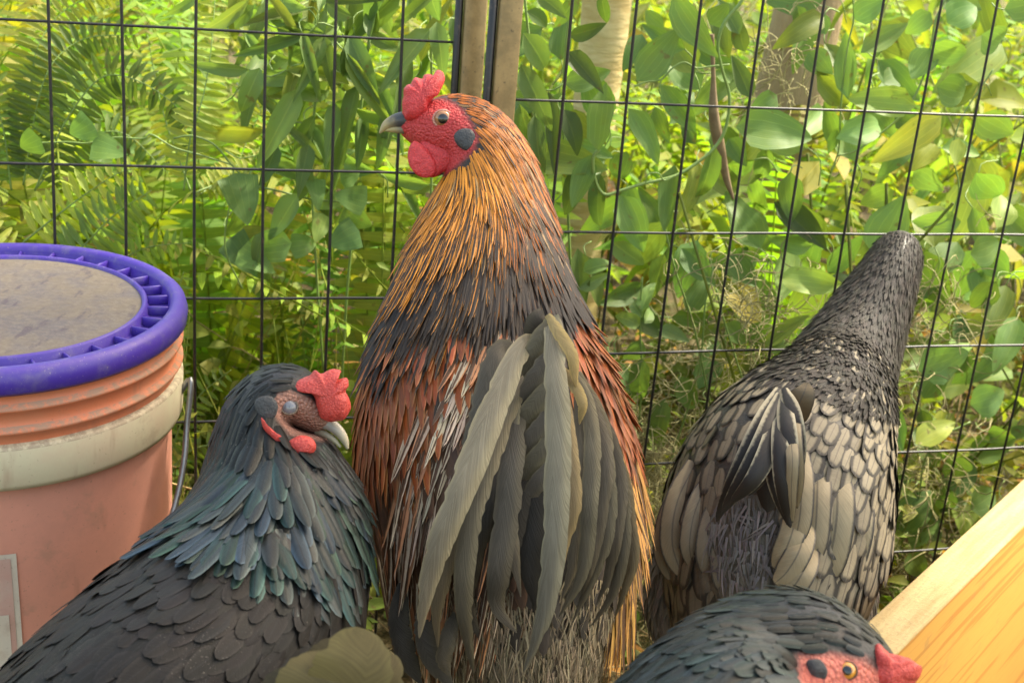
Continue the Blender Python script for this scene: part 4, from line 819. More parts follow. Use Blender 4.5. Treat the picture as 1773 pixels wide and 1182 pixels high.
right = nrm(np.cross(N, D)) ; sway = np.interp(py, [500, 640], [0, .40]) * np.interp(px, [800, 900], [1, .2])
toleft = M @ np.array([-1., .25, 0]); D = nrm(D + (toleft - (N @ toleft)[:, None] * N) * sway[:, None])
r_ = np.random.default_rng(9); ybk = py + (px - 850) * .25
kk = np.interp(ybk, [180, 240, 300, 360, 420, 480, 540], [.18, .26, .22, .33, .60, 1.0, 1.25]) + r_.normal(size=len(py)) * .14
gold = np.array([1., 1, 1]); cop = np.array([.62, .42, .7]); fcop = np.interp(px + r_.normal(size=len(px)) * 16, [850, 915, 960, 1000], [0, .85, .8, .35])[:, None] * (py < 520)[:, None]; fcop = np.maximum(fcop, np.interp(py, [200, 290], [.85, 0])[:, None])
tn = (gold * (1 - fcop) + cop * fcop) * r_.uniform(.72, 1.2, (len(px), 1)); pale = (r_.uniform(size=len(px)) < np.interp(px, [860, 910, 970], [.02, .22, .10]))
tn[pale] = tn[pale] * .4 + np.array([.7, 1.6, 9.]) * .42  # lilac-pale tint paints sky sheen onto some back-of-neck feathers
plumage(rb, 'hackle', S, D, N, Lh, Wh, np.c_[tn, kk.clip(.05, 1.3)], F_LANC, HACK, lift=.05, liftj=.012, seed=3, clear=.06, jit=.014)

t, th = ro.field(0.02, ro.t[8], .0105, .0062, 4); S, D, N = ro.frames(t, th); px, py, _ = proj(S)
below = py > cape(px) - 110
sh = below & (((py < 820) & (px < np.interp(py, [640, 700, 860, 880], [820, 760, 680, 660]))) | ((px > 985) & (py < 760)) | ((N * nrm(CAM - S)).sum(1) < 0) & (py < 900))
plumage(rb, 'shoulder_feathers', S[sh], D[sh], N[sh], .046, .0085, tints(sh.sum(), (1, 1, 1), .4, 1, 5, .12), F_LANC, CHEST, lift=.07, seed=6)
flz = (px > 770) & (px < 1070) & (py > 1025)
rest = below & ~sh & (py > 660) & ~flz
tr_ = tints(rest.sum(), (.34, .29, .25), .3, 1, 7); tr_[(px[rest] < 900) & (py[rest] < 1000)] *= np.array([3.2, 2.2, 1.6, 1]); tr_[(py[rest] > 1020) & (px[rest] > 770)] *= np.array([5.5, 5.5, 5, 1])  # dark base tint paints the shaded cavity under the tail
plumage(rb, 'rump_feathers', S[rest], D[rest], N[rest], .046, .012, tr_, F_ROUND, GREYF, lift=.07, seed=8)
plumage(rb, 'fluff', S[below & flz], D[below & flz], N[below & flz], .04, .016, tints((below & flz).sum(), (1.9, 1.8, 1.55), .2, 1, 7), F_ROUND, GREYF, seed=81, clear=.03)
t, th = ro.field(ro.t[2], ro.t[7], .0085, .0032, 10); S, D, N = ro.frames(t, th); px, py, _ = proj(S); fr_ = (N * nrm(CAM - S)).sum(1)
sad = (py > cape(px) - 70) & (py < np.where(px < 770, 1010, 930)) & (px > np.interp(py, [640, 700, 860, 1000], [800, 722, 640, 640])) & (px < 900)
sad2 = (px > np.interp(py, [700, 800, 900], [1030, 1072, 1078])) & (py > 740) & (py < 930)
down = M @ np.array([-.33, 1., -.1])
for nm, mk, tb, kb, dv in (('saddle_feathers', sad, (1.25, 1.25, 1.2), .36, (-.42, 1., -.1)), ('saddle_feathers', sad2, (1.1, .72, .25), .22, (.12, 1., -.05))):
    dv = M @ np.array(dv); Dd = nrm(D[mk] * .5 + dv - (N[mk] @ dv)[:, None] * N[mk]); r_ = np.random.default_rng(12)
    tn = tints(mk.sum(), tb, .3, 1, 13); tn[:, 3] = (kb + r_.normal(size=mk.sum()) * .22).clip(.05, 1.1)
    if nm and mk is sad:
        warm = (r_.uniform(size=mk.sum()) < .3); tn[warm, :3] *= np.array([.9, .5, .35])
    plumage(rb, nm, S[mk], Dd, N[mk], np.interp(py[mk], [650, 760, 900], [.045, .08, .11]), .0062, tn, F_LANC, SADD, lift=.07, liftj=.05, seed=14, clear=.09)
FLUFF = feather_mat('rooster_fluff', 'attr', (.34, .29, .20), (.26, .22, .155), 'plain', .75, 0, nb=3, barb=.1, spec=.2)
t, th = ro.field(ro.t[0] + .01, ro.t[3], .0036, .0024, 15); S, D, N = ro.frames(t, th); px, py, _ = proj(S); mk = (px > 760) & (px < 1080) & (py > 1000)
r_ = np.random.default_rng(16); plumage(rb, 'fluff', S[mk] + N[mk] * .004, nrm(D[mk] + r_.normal(size=(mk.sum(), 3)) * .3), N[mk], .026, .0012, tints(mk.sum(), (1.05, 1.0, .92), .35, 1, 17), F_FLUFF, FLUFF, lift=.25, liftj=.1, seed=18)
SICK = feather_mat('rooster_sickle', 'obj', (.28, .24, .155), (.20, .175, .13), 'plain', .55, 0, nb=90, barb=.6, spec=.3, bumpy=.6)
def tail_feather(bird, pts, w, tint, mat, camber=.3, twist=0.0, name='tail_feather', prof=(.5, .85, 1, 1, .85, .4), nu=56):
    pts3 = [P(*p) for p in pts]; ws = np.array(prof) * w * .5 * pts[1][2] / F
    V, Q, U = ribbon(pts3, ws, nu, 6, camber * .55, twist); U[:, 1] = U[:, 1] ** 1.7
    cen = V.reshape(nu + 1, 7, 3)[:, 3:4]; rz = random.Random(len(bpy.data.meshes)); fr = np.ones((nu + 1, 7))
    for sd_, cols in ((0, ((0, 1.0), (1, .45))), (1, ((6, 1.0), (5, .45)))):       # barbs slip apart: saw-toothed edge
        ph = 0.0; amp = .1
        for i_ in range(nu + 1):
            ph += rz.uniform(.2, .7)
            if ph > 1: ph = 0.0; amp = rz.choice((.03, .05, .09, .2))
            for c_, f_ in cols: fr[i_, c_] = 1 - amp * f_ * (1 - ph) + .02 * mnoise.noise(Vector((i_ * .8, sd_ * 7, ph)))
    V = (cen + (V.reshape(nu + 1, 7, 3) - cen) * fr[..., None]).reshape(-1, 3); V = V + .0007 * np.array([mnoise.noise_vector(Vector(p * 45)) for p in V])
    part(name, mk_mesh(name, V, Q, mat, U), bird, color=(*tint, 1))
g1, g2, g3, g4 = (1.2, 1.18, 1.1), (.85, .84, .84), (.55, .53, .52), (1.25, 1.05, .72)
RT = [  # path (x, y, depth), width px, tint, twist
 ([(905, 655, .985), (880, 606, .965), (856, 618, .955), (840, 690, .945), (818, 790, .94), (790, 900, .935)], 50, (.50, .49, .48), 0),
 ([(940, 596, .95), (908, 596, .93), (866, 684, .905), (822, 795, .89), (780, 905, .885), (746, 1010, .89), (726, 1104, .90)], 52, g1, .3),
 ([(925, 640, .95), (890, 690, .93), (852, 790, .91), (817, 900, .90), (802, 1000, .90), (804, 1080, .905), (821, 1168, .915)], 40, (.78, .72, .6), -.3),
 ([(925, 680, .95), (897, 720, .93), (882, 800, .915), (873, 900, .91), (864, 990, .91), (870, 1050, .92), (893, 1094, .93)], 46, (.42, .41, .41), .15),
 ([(920, 660, .955), (905, 710, .94), (896, 790, .925), (888, 880, .92), (884, 960, .92), (902, 1032, .93)], 30, (.58, .57, .57), .3),
 ([(945, 600, .95), (957, 556, .93), (966, 640, .905), (971, 750, .895), (969, 850, .89), (954, 950, .89), (938, 1060, .895), (908, 1162, .905)], 46, g1, -.2),
 ([(962, 600, .945), (974, 690, .925), (987, 780, .912), (990, 870, .91), (976, 960, .915), (956, 1060, .925)], 30, g4, .2),
 ([(948, 545, .925), (968, 575, .912), (990, 610, .91), (1003, 650, .915), (1000, 672, .92)], 24, (1.55, 1.3, .72), .5),
 ([(975, 640, .93), (992, 660, .92), (1003, 700, .92), (1004, 735, .925)], 22, (1.5, 1.25, .7), .4),
 ([(985, 640, .960), (1004, 690, .945), (1012, 780, .93), (1006, 880, .925), (992, 970, .93), (975, 1040, .94)], 30, (.62, .58, .52), .1),
 ([(990, 640, .955), (1016, 690, .94), (1028, 780, .925), (1024, 880, .918), (1004, 985, .925), (968, 1068, .935)], 32, (.92, .87, .76), -.3),
 ([(996, 645, .965), (1030, 715, .95), (1043, 800, .935), (1040, 900, .932), (1024, 985, .935), (1003, 1040, .945)], 28, (.46, .43, .40), .2),
 ([(1000, 645, .965), (1040, 725, .95), (1056, 810, .938), (1050, 915, .934), (1026, 1005, .94), (990, 1074, .95)], 30, (.80, .74, .63), -.35),
 ([(1005, 655, .975), (1052, 750, .96), (1070, 835, .95), (1066, 930, .945), (1046, 1000, .95), (1026, 1046, .955)], 26, (.40, .37, .33), .1),
 ([(1010, 665, .98), (1060, 775, .965), (1080, 855, .955), (1076, 950, .95), (1056, 1026, .955), (1022, 1082, .96)], 28, (.70, .64, .54), -.35),
 ([(1015, 690, .985), (1070, 800, .972), (1092, 880, .965), (1090, 965, .96), (1076, 1030, .965), (1062, 1070, .97)], 24, (.82, .70, .50), -.2),
 ([(1000, 700, .975), (1015, 800, .96), (1012, 900, .955), (994, 1000, .955), (980, 1046, .96)], 26, (.26, .24, .22), .1),  # darkest feathers here and below paint the shaded gaps inside the tail
 ([(1030, 740, .985), (1050, 840, .97), (1046, 940, .965), (1022, 1020, .965), (1012, 1056, .97)], 28, (.24, .22, .2), .1),
 ([(930, 700, .99), (932, 800, .975), (926, 900, .97), (918, 990, .97), (925, 1055, .975)], 50, (.10, .095, .09), 0),
 ([(955, 720, .985), (950, 820, .97), (943, 920, .965), (930, 1010, .965), (922, 1060, .97)], 44, (.13, .115, .10), 0),
 ([(905, 720, .985), (900, 850, .97), (880, 960, .965), (862, 1040, .965), (872, 1086, .965)], 42, (.13, .12, .11), 0),
 ([(880, 760, .975), (852, 870, .96), (826, 960, .95), (816, 1040, .95), (830, 1110, .955)], 34, (.30, .28, .26), .1),
 ([(858, 740, .965), (818, 850, .945), (782, 950, .935), (757, 1050, .935), (752, 1120, .94)], 32, (.85, .76, .6), .15),
 ([(915, 660, .945), (897, 700, .93), (893, 760, .925), (897, 800, .925)], 13, (1.1, 1.08, 1.0), 0)]
TREE[0] = body_tree(bd_.data)
for pts, w, tn, tw_ in RT: tail_feather(rb, [(x_ + (i_ > 1) * random.uniform(-7, 7), y_, min(d_, sd(x_, y_, -.010 - .012 * min(1, i_)))) for i_, (x_, y_, d_) in enumerate(pts)], w, tn, SICK, .35, tw_ * 1.6)
for i, (y, xl, w) in enumerate([(588, 912, 42), (640, 908, 40), (690, 903, 40), (738, 902, 38), (782, 904, 36), (826, 908, 32)]):   # split vane of the centre sickle
    tail_feather(rb, [(955, y - 28, .928), (938, y, .926), (xl + 8, y + 34, .930), (xl - 2, y + 66, .936)], w, (.72 - .1 * (i % 2), .70 - .1 * (i % 2), .63), SICK, .25, .25, 'vane_piece', (.6, .95, 1, .95, .8, .5), 12)
tail_feather(rb, [(932, 606, .95), (927, 575, .94), (931, 548, .937), (940, 536, .940)], 42, (.28, .26, .25), SICK, .5, 0, 'tail_covert', (.7, 1, 1, 1, .9, .6), 10)
for pts, w, tn in [([(745, 1030, .975), (735, 1085, .965), (750, 1140, .96), (785, 1190, .96)], 40, (.45, .45, .46)), ([(700, 1010, .985), (690, 1070, .975), (702, 1130, .97), (730, 1185, .97)], 40, (.35, .36, .38)), ([(790, 1060, .955), (775, 1110, .945), (768, 1140, .945), (780, 1168, .95)], 32, (.6, .58, .54))]:
    tail_feather(rb, pts, w, tn, SICK, .35, 0, 'wing_feather')
part('comb', mk_mesh('comb', *pillow([(697, 196), (698, 160), (703, 148), (712, 146), (720, 135), (730, 137), (740, 127), (750, 129), (760, 121), (770, 130), (767, 150), (758, 164), (745, 176), (738, 195), (720, 208), (704, 208)], .0125, (730, 165), 7, 1.180, .0016)[:2], RED), rb)
for dz, s_ in ((1.170, 0), (1.212, 5)):
    part('wattle', mk_mesh('wattle', *pillow([(712, 247), (726, 248), (742, 262), (754, 284), (752, 301), (736, 308), (716, 298), (706, 275)], .0035, (730, 280), 6, dz, .0008, seed=s_)[:2], RED), rb)
part('jowl', mk_mesh('jowl', *pillow([(728, 246), (760, 240), (792, 252), (806, 266), (790, 284), (768, 298), (748, 308), (736, 296), (730, 270)], .006, (762, 274), 6, sd(775, 272, .002), .0010)[:2], RED), rb)
part('earlobe', mk_mesh('earlobe', *pillow([(786, 236), (796, 224), (814, 223), (824, 237), (822, 253), (808, 261), (792, 252)], .003, (806, 242), 6, sd(806, 242, -.0015), .0005)[:2], skin_mat('slate_earlobe', (.045, .047, .05), (.02, .02, .022), .5, .7, 0, .5)), rb)
eyeball(rb, 767, 206, sd(767, 206, .0025), 15, eye_mat('rooster_eye', (.30, .13, .045), .30), skin_mat('pale_eyelid', (.62, .34, .26), (.3, .06, .05), .5, 1, .1, .5))
BK1 = beak_mat('rooster_beak_horn', (.035, .04, .047), (.42, .34, .15))
beak(rb, 'upper_beak', [(722, 209, 1.19), (700, 208, 1.19), (682, 211, 1.19), (668, 218, 1.19), (657, 231, 1.19)], [17, 15, 12, 8, 1.5], BK1)
beak(rb, 'lower_beak', [(722, 226, 1.19), (700, 225, 1.19), (682, 224, 1.19), (667, 226, 1.19)], [8, 7.5, 6, 2], beak_mat('rooster_beak_under', (.16, .13, .08), (.44, .36, .15)))
for dx_ in (-.05, .05): leg(rb, (ft[0] + dx_, ft[1] + .03, .26), (ft[0] + dx_, ft[1] + .03, 0), 1.9, LEGM)

# ================================================================== black hen at the left
BKm = body_mat('black_hen_body', (.012, .012, .013), (.42, .21, .15), (.17, .09, .07))
def black_mats(n, c=(.012, .013, .014), e=(.020, .021, .022), metal=0.0, rough=.42, spec=.3):
    return [feather_mat(n + s_, src, e, c, 'plain', rough, metal, nb=34, barb=.3, shaft=(.022, .022, .022), spec=spec, dust=.7) for s_, src in (('', 'attr'), ('_single', 'obj'))]
BF_A, BF_O = black_mats('black_feather', (.017, .0155, .0135), (.028, .025, .022), 0, .55, .2)
CF_A, CF_O = black_mats('black_hackle', (.032, .037, .036), (.07, .085, .082), .45, .36, .3)
HK = [(-150, 1520, .72, 40, .03), (-110, 1490, .725, 95, .06), (-20, 1430, .74, 160, .09), (90, 1355, .77, 200, .115), (220, 1255, .81, 222, .125), (362, 1138, .86, 222, .12), (452, 1015, .90, 186, .11), (484, 895, .92, 148, .09), (476, 800, .93, 112, .072), (470, 735, .93, 92, .058), (482, 688, .93, 62, .046), (515, 682, .93, 50, .04), (545, 708, .93, 43, .034), (568, 735, .93, 27, .022)]
hn = Loft(HK); ft = P(330, 1500, .86)
hb = thing('hen', (ft[0], ft[1], 0), 'black hen with teal neck feathers beside the bucket, head bent right', 'hen', 'black hens')
H_FACE = [(472, 692), (488, 676), (512, 676), (540, 694), (566, 722), (582, 745), (560, 762), (530, 760), (505, 752), (488, 735), (474, 715)]
bd_ = part('body', hn.mesh('body', BKm, H_FACE, 130, 48), hb); TREE[0] = body_tree(bd_.data)
capeH = lambda px, py: (py - (960 + np.interp(px, [280, 330, 420, 560, 640, 700], [-40, 0, 60, 95, 70, 40])))
t, th = hn.field(.05, .965, .0100, .0066, 21); S, D, N = hn.frames(t, th); px, py, _ = proj(S); iscape = (t > hn.t[5] - .01)
ok = np.array([in_poly(x, y, H_FACE) < .2 for x, y in zip(px, py)])
Lq = np.interp(t, [hn.t[6], hn.t[8], hn.t[9], hn.t[10], 1], [.050, .044, .032, .017, .009])
m1 = ok & (t > hn.t[5]) & (py + .75 * Lq * F / .88 < np.interp(px, [260, 300, 350, 420, 480, 560, 600, 660], [930, 965, 990, 1015, 1035, 1050, 1035, 960]) + np.random.default_rng(3).normal(size=len(px)) * 10)
Lc = np.interp(t, [hn.t[6], hn.t[8], hn.t[9], hn.t[10], 1], [.050, .044, .032, .017, .009]); Wc = np.interp(t, [hn.t[6], hn.t[8], hn.t[9], hn.t[10], 1], [.0108, .0098, .0075, .0045, .0028])
r_ = np.random.default_rng(22); n = m1.sum(); tt_ = np.array([[.8, .88, .9], [.55, .95, .9], [.6, .8, 1.1], [.62, 1.02, .78], [.9, .88, .86]])[r_.integers(0, 5, n)] * r_.uniform(.6, 1.25, (n, 1))
low = np.interp(t[m1], [hn.t[6], hn.t[8], hn.t[9]], [1.35, 1.0, .5])[:, None]; tt_ = tt_ * low; lv = np.interp(t[m1], [hn.t[8], hn.t[9]], [0, 1])[:, None]; tt_ = tt_ * (1 - lv) + tt_.mean(1, keepdims=True) * lv
fx = (px[m1] - 470) / 330; fd_ = np.c_[fx, np.ones(len(fx)), np.zeros(len(fx))] @ M.T; fd_ = fd_ - (fd_ * N[m1]).sum(1, keepdims=True) * N[m1]; gw = np.interp(t[m1], [hn.t[8], hn.t[9]], [1.6, .1])[:, None]; Dm = nrm(D[m1] * .4 + gw * fd_)
plumage(hb, 'hackle', S[m1], Dm, N[m1], Lc[m1], Wc[m1], np.c_[tt_, np.ones(n)], F_LONG, CF_A, CF_O, 290, lift=.07, liftj=.03, seed=23, partname='hackle_feather', clear=.07)
t, th = hn.field(.03, hn.t[8], .0092, .0084, 24); S, D, N = hn.frames(t, th); px, py, _ = proj(S); mk = (t < hn.t[5]) | (py > np.interp(px, [260, 300, 350, 420, 480, 560, 600, 660], [930, 965, 990, 1015, 1035, 1050, 1035, 960]) - 70); t, S, D, N = t[mk], S[mk], D[mk], N[mk]; n = len(t)
dvw = M @ np.array([-.6, .7, 0]); Dm = nrm(D + .4 * (dvw - (N @ dvw)[:, None] * N))
plumage(hb, 'body_feathers', S, Dm, N, .025, .0128, tints(n, (1, 1, 1), .2, 1, 25), F_ROUND, BF_A, BF_O, 290, clear=.035, lift=.07, liftj=.025, seed=26, partname='body_feather')
GREY_T = skin_mat('grey_ear_tuft', (.055, .057, .058), (.025, .025, .026), .7, .8, 0, .5)
part('ear_tuft', mk_mesh('ear_tuft', *pillow([(440, 700), (448, 688), (468, 686), (480, 700), (476, 722), (462, 730), (448, 718)], .003, (460, 706), 6, sd(460, 706, -.002), .001)[:2], GREY_T), hb)
part('earlobe', mk_mesh('earlobe', *pillow([(452, 722), (462, 734), (476, 748), (490, 756), (489, 766), (478, 766), (464, 752), (455, 738)], .004, (471, 746), 5, sd(471, 746, -.003), .0005)[:2], RED2), hb)
part('wattle', mk_mesh('wattle', *pillow([(502, 762), (520, 754), (540, 758), (548, 772), (540, 786), (522, 791), (506, 784), (499, 772)], .006, (523, 772), 6, sd(523, 772, -.004), .0006)[:2], RED2), hb)
part('wattle', mk_mesh('wattle', *pillow([(546, 772), (560, 762), (572, 764), (566, 778), (552, 784)], .005, (558, 772), 5, .935, .0006)[:2], RED2), hb)
part('comb', mk_mesh('comb', *pillow([(494, 670), (516, 658), (536, 650), (545, 640), (556, 646), (574, 638), (590, 642), (582, 656), (600, 654), (604, 668), (598, 678), (607, 692), (606, 712), (594, 726), (570, 730), (556, 722), (549, 704), (541, 684), (526, 674), (508, 676)], .011, (572, 688), 7, .900, .001)[:2], RED2), hb)
eyeball(hb, 501, 704, sd(501, 704, -.0005), 13, eye_mat('hen_eyelid_closed', (.17, .17, .185), .01), skin_mat('brown_eyelid', (.22, .16, .11), (.1, .07, .05), .5, 1, 0, .6), .6)
beak(hb, 'upper_beak', [(552, 728, .915), (572, 735, .912), (587, 747, .91), (597, 762, .91), (602, 777, .91)], [12, 11, 9.5, 7, 2.5], beak_mat('hen_beak_horn', (.40, .38, .31), (.50, .42, .26)))
beak(hb, 'lower_beak', [(548, 746, .918), (564, 752, .913), (578, 761, .911), (590, 774, .911)], [6, 6, 5, 2], beak_mat('hen_beak_under', (.36, .31, .2), (.46, .40, .24)))
for dx_ in (-.05, .05): leg(hb, (ft[0] + dx_, ft[1] - dx_, .27), (ft[0] + dx_, ft[1] - dx_, 0), .4, LEGM)

# ================================================================== laced grey hen
LK = [(1325, 1230, 1.31, 60, .04), (1308, 1170, 1.30, 95, .08), (1312, 1080, 1.27, 146, .11), (1328, 990, 1.25, 184, .13), (1346, 890, 1.26, 195, .135), (1372, 805, 1.29, 172, .12), (1414, 735, 1.33, 130, .10), (1445, 670, 1.37, 98, .08), (1472, 610, 1.39, 84, .065), (1505, 545, 1.40, 68, .05), (1535, 485, 1.41, 53, .042), (1550, 452, 1.42, 46, .038), (1557, 430, 1.43, 38, .032), (1560, 418, 1.435, 22, .018)]
lh = Loft(LK); ft = P(1340, 1400, 1.28)
lb_ = thing('hen', (ft[0], ft[1], 0), 'grey hen with dark laced feathers seen from behind, neck stretched up', 'hen')
bd_ = part('body', lh.mesh('body', body_mat('grey_hen_body', (.05, .044, .036), (.2, .1, .08), (.1, .05, .05)), None, 110, 48), lb_); TREE[0] = body_tree(bd_.data)
LC_A, LC_O = [feather_mat('laced_feather' + s_, src, (.038, .032, .025), (.255, .213, .142), 'lace', .6, 0, lo=.46, hi=.74, nb=26, barb=.22, shaft=(.12, .10, .075), tiplace=3.2, spec=.35) for s_, src in (('', 'attr'), ('_single', 'obj'))]
NK_A = feather_mat('grey_hen_neck', 'attr', (.075, .066, .056), (.03, .026, .021), 'plain', .6, 0, nb=20, barb=.3, spec=.2)
t, th = lh.field(lh.t[1], lh.t[7] + .01, .0125, .0132, 31); S, D, N = lh.frames(t, th); px, py, _ = proj(S); r_ = np.random.default_rng(32)
gry = np.array([.52, .52, .56]); crm = np.array([1., 1, 1]); f = np.interp(px - (py - 850) * .15, [1180, 1300, 1400], [.75, .45, .05])[:, None]; f = np.maximum(f, ((np.hypot((px - 1290) / 85, (py - 930) / 110) < 1)[:, None]) * 1.0)
tn = (gry * f + crm * (1 - f)) * r_.uniform(.8, 1.12, (len(px), 1)); al = np.where(np.hypot((px - 1290) / 75, (py - 930) / 100) < 1, .35, 1.0)
szL = np.interp(py, [650, 750, 900, 1000], [.021, .028, .034, .040]); szW = np.interp(py, [650, 750, 900, 1000], [.0145, .0185, .022, .025])
plumage(lb_, 'laced_feathers', S, D, N, szL, szW, np.c_[tn, al], F_ROUND, LC_A, LC_O, 290, lift=.07, liftj=.02, clear=.055, seed=33, partname='laced_feather')
t, th = lh.field(lh.t[5], .985, .0055, .0036, 34); S, D, N = lh.frames(t, th); px, py, _ = proj(S); mk = (py < np.interp(px, [1300, 1380, 1420, 1540], [640, 690, 720, 720]))
S, D, N, py_ = S[mk], D[mk], N[mk], py[mk]
plumage(lb_, 'neck_feathers', S, D, N, np.interp(py_, [420, 500, 700], [.009, .015, .021]), np.interp(py_, [420, 500, 700], [.0030, .0042, .0056]), tints(len(S), (1, 1, 1), .35, 1, 35), F_LANC, NK_A, lift=.08, liftj=.04, seed=36)
LT = feather_mat('laced_tail', 'obj', (.38, .33, .22), (.022, .018, .015), 'stripe', .55, 0, nb=50, barb=.2, spec=.35)
LTc = feather_mat('laced_wing', 'obj', (.05, .043, .035), (.30, .25, .165), 'lace', .55, 0, lo=.80, hi=.95, nb=50, barb=.22, shaft=(.09, .075, .055), tiplace=9, spec=.35)
def ltail(pts, w, tn, mat, tw=0, cb=.25, k=.86, nm='tail_feather', prof=(.5, .9, 1, .95, .8, .6)):
    pts3 = [P(*p) for p in pts]; ws = np.array(prof) * w * .5 * pts[1][2] / F
    V, Q, U = ribbon(pts3, ws, 18, 4, cb, tw); part(nm, mk_mesh(nm, V, Q, mat, U), lb_, color=(*tn, k))
for pts, w, tw in [([(1352, 672, 1.14), (1318, 740, 1.105), (1282, 815, 1.10), (1246, 892, 1.12)], 34, .5), ([(1354, 680, 1.13), (1330, 750, 1.09), (1295, 820, 1.085), (1256, 880, 1.10)], 36, .4), ([(1356, 690, 1.125), (1335, 770, 1.08), (1305, 830, 1.07), (1270, 866, 1.085)], 34, .3),
                   ([(1352, 680, 1.135), (1340, 740, 1.10), (1325, 800, 1.095), (1300, 850, 1.10)], 40, .1), ([(1356, 672, 1.13), (1372, 720, 1.095), (1380, 780, 1.09), (1372, 850, 1.10)], 30, -.5), ([(1355, 685, 1.125), (1362, 740, 1.08), (1368, 800, 1.07), (1366, 870, 1.085)], 30, -.4), ([(1354, 700, 1.12), (1350, 760, 1.075), (1352, 830, 1.065), (1362, 896, 1.08)], 28, -.3),
                   ([(1340, 760, 1.12), (1335, 800, 1.09), (1346, 850, 1.085), (1366, 905, 1.09)], 26, -.2), ([(1350, 720, 1.14), (1345, 780, 1.12), (1335, 840, 1.11), (1330, 880, 1.115)], 60, 0)]:
    ltail(pts[:-1] + [(pts[-1][0] + (pts[-1][0] - pts[-2][0]) * .15, pts[-1][1] + (pts[-1][1] - pts[-2][1]) * .15, pts[-1][2])], w * 1.1, (1, 1, 1), LT, tw, .3, .86 if w < 50 else 1.4)
for pts, w in [([(1372, 690, 1.13), (1376, 760, 1.075), (1382, 820, 1.075), (1380, 880, 1.09)], 26), ([(1362, 720, 1.115), (1372, 790, 1.06), (1370, 850, 1.065), (1372, 905, 1.08)], 24)]: ltail(pts, w, (.95, .9, .8), LTc, -.3)
ltail([(1368, 735, 1.17), (1380, 705, 1.155), (1392, 680, 1.15), (1398, 662, 1.155)], 50, (.5, .44, .36), LTc, .2, .1, .4, 'tail_covert')
for pts, w, tn in [([(1440, 800, 1.165), (1450, 870, 1.13), (1440, 950, 1.125), (1410, 1030, 1.14)], 62, (1, .98, .9)), ([(1415, 790, 1.155), (1415, 860, 1.125), (1410, 930, 1.12), (1395, 990, 1.125)], 50, (.95, .92, .85)), ([(1478, 830, 1.18), (1484, 900, 1.15), (1468, 970, 1.15), (1428, 1034, 1.16)], 60, (1, .97, .88)), ([(1505, 840, 1.20), (1510, 910, 1.18), (1490, 970, 1.175), (1450, 1020, 1.18)], 44, (.95, .92, .84)),
                   ([(1385, 780, 1.14), (1388, 840, 1.11), (1384, 900, 1.105), (1372, 950, 1.11)], 44, (.95, .92, .85)), ([(1380, 870, 1.13), (1372, 920, 1.105), (1356, 960, 1.105), (1340, 985, 1.11)], 46, (.9, .86, .76)), ([(1395, 900, 1.125), (1385, 950, 1.10), (1362, 990, 1.10), (1340, 1010, 1.105)], 46, (.92, .88, .78)), ([(1400, 940, 1.125), (1392, 985, 1.10), (1370, 1020, 1.10), (1348, 1036, 1.105)], 46, (.9, .86, .76)),
                   ([(1205, 800, 1.20), (1172, 870, 1.185), (1164, 940, 1.18), (1182, 1000, 1.18)], 44, (.8, .78, .72)), ([(1190, 830, 1.215), (1158, 890, 1.20), (1148, 950, 1.195), (1162, 1005, 1.195)], 36, (.72, .7, .64)), ([(1235, 820, 1.18), (1205, 880, 1.165), (1194, 940, 1.16), (1200, 985, 1.165)], 36, (.72, .72, .72)), ([(1250, 860, 1.16), (1232, 910, 1.15), (1226, 960, 1.145), (1240, 1010, 1.15)], 44, (.6, .6, .62)), ([(1262, 900, 1.15), (1252, 950, 1.14), (1256, 1000, 1.135), (1280, 1040, 1.14)], 46, (.56, .56, .58))]:
    ltail(pts, w, tn, LTc, 0, .3, 1, 'wing_feather', (.7, .95, 1, 1, 1, .9))
FL2 = feather_mat('grey_hen_fluff', 'attr', (.15, .13, .105), (.10, .088, .075), 'plain', .7, 0, nb=4, barb=.1, spec=.2)
t, th = lh.field(lh.t[2], lh.t[5], .004, .0032, 71); S, D, N = lh.frames(t, th); px, py, _ = proj(S); mk = (np.hypot((px - 1292) / 62, (py - 935) / 85) < 1) & ((N * nrm(CAM - S)).sum(1) > 0); r_ = np.random.default_rng(72)
plumage(lb_, 'fluff', S[mk] + N[mk] * .004, nrm(D[mk] + r_.normal(size=(mk.sum(), 3)) * .35), N[mk], .022, .0022, tints(mk.sum(), (1.35, 1.4, 1.6), .3, 1, 73), F_FLUFF, FL2, lift=.2, liftj=.08, seed=74)
for cx, cy, dd, a_, b_ in ((1168, 1030, 1.27, 52, 85), (1478, 1020, 1.30, 34, 90)):   # thighs
    th_ = Loft([(cx + 20, cy + 150, dd, 16, .012), (cx + 8, cy + 90, dd, a_ * .6, .03), (cx, cy + 20, dd, a_, .045), (cx + 10, cy - 60, dd, a_ * .9, .05), (cx + 22, cy - 130, dd, a_ * .4, .03)])
    bd_ = part('thigh', th_.mesh('thigh', plain_mat('grey_hen_thigh', (.06, .052, .042), .8), None, 30, 24), lb_); TREE[0] = body_tree(bd_.data)
    t, th = th_.field(.03, .95, .009, .007, 37); S, D, N = th_.frames(t, th); plumage(lb_, 'thigh_feathers', S, D, N, .026, .008, tints(len(S), (1, 1, 1), .4, 1, 38), F_LANC, FL2, lift=.1, seed=39)
    b_w = P(cx + 20, cy + 130, dd); leg(lb_, tuple(b_w), (b_w[0], b_w[1], 0), 1.3, LEGM)
part('comb', mk_mesh('comb', *pillow([(1548, 424), (1552, 414), (1562, 410), (1570, 416), (1570, 426), (1558, 430)], .004, (1560, 420), 5, 1.45, .0005)[:2], skin_mat('pale_comb', (.42, .25, .22), (.3, .1, .1), .5, 1, .1, .5)), lb_)
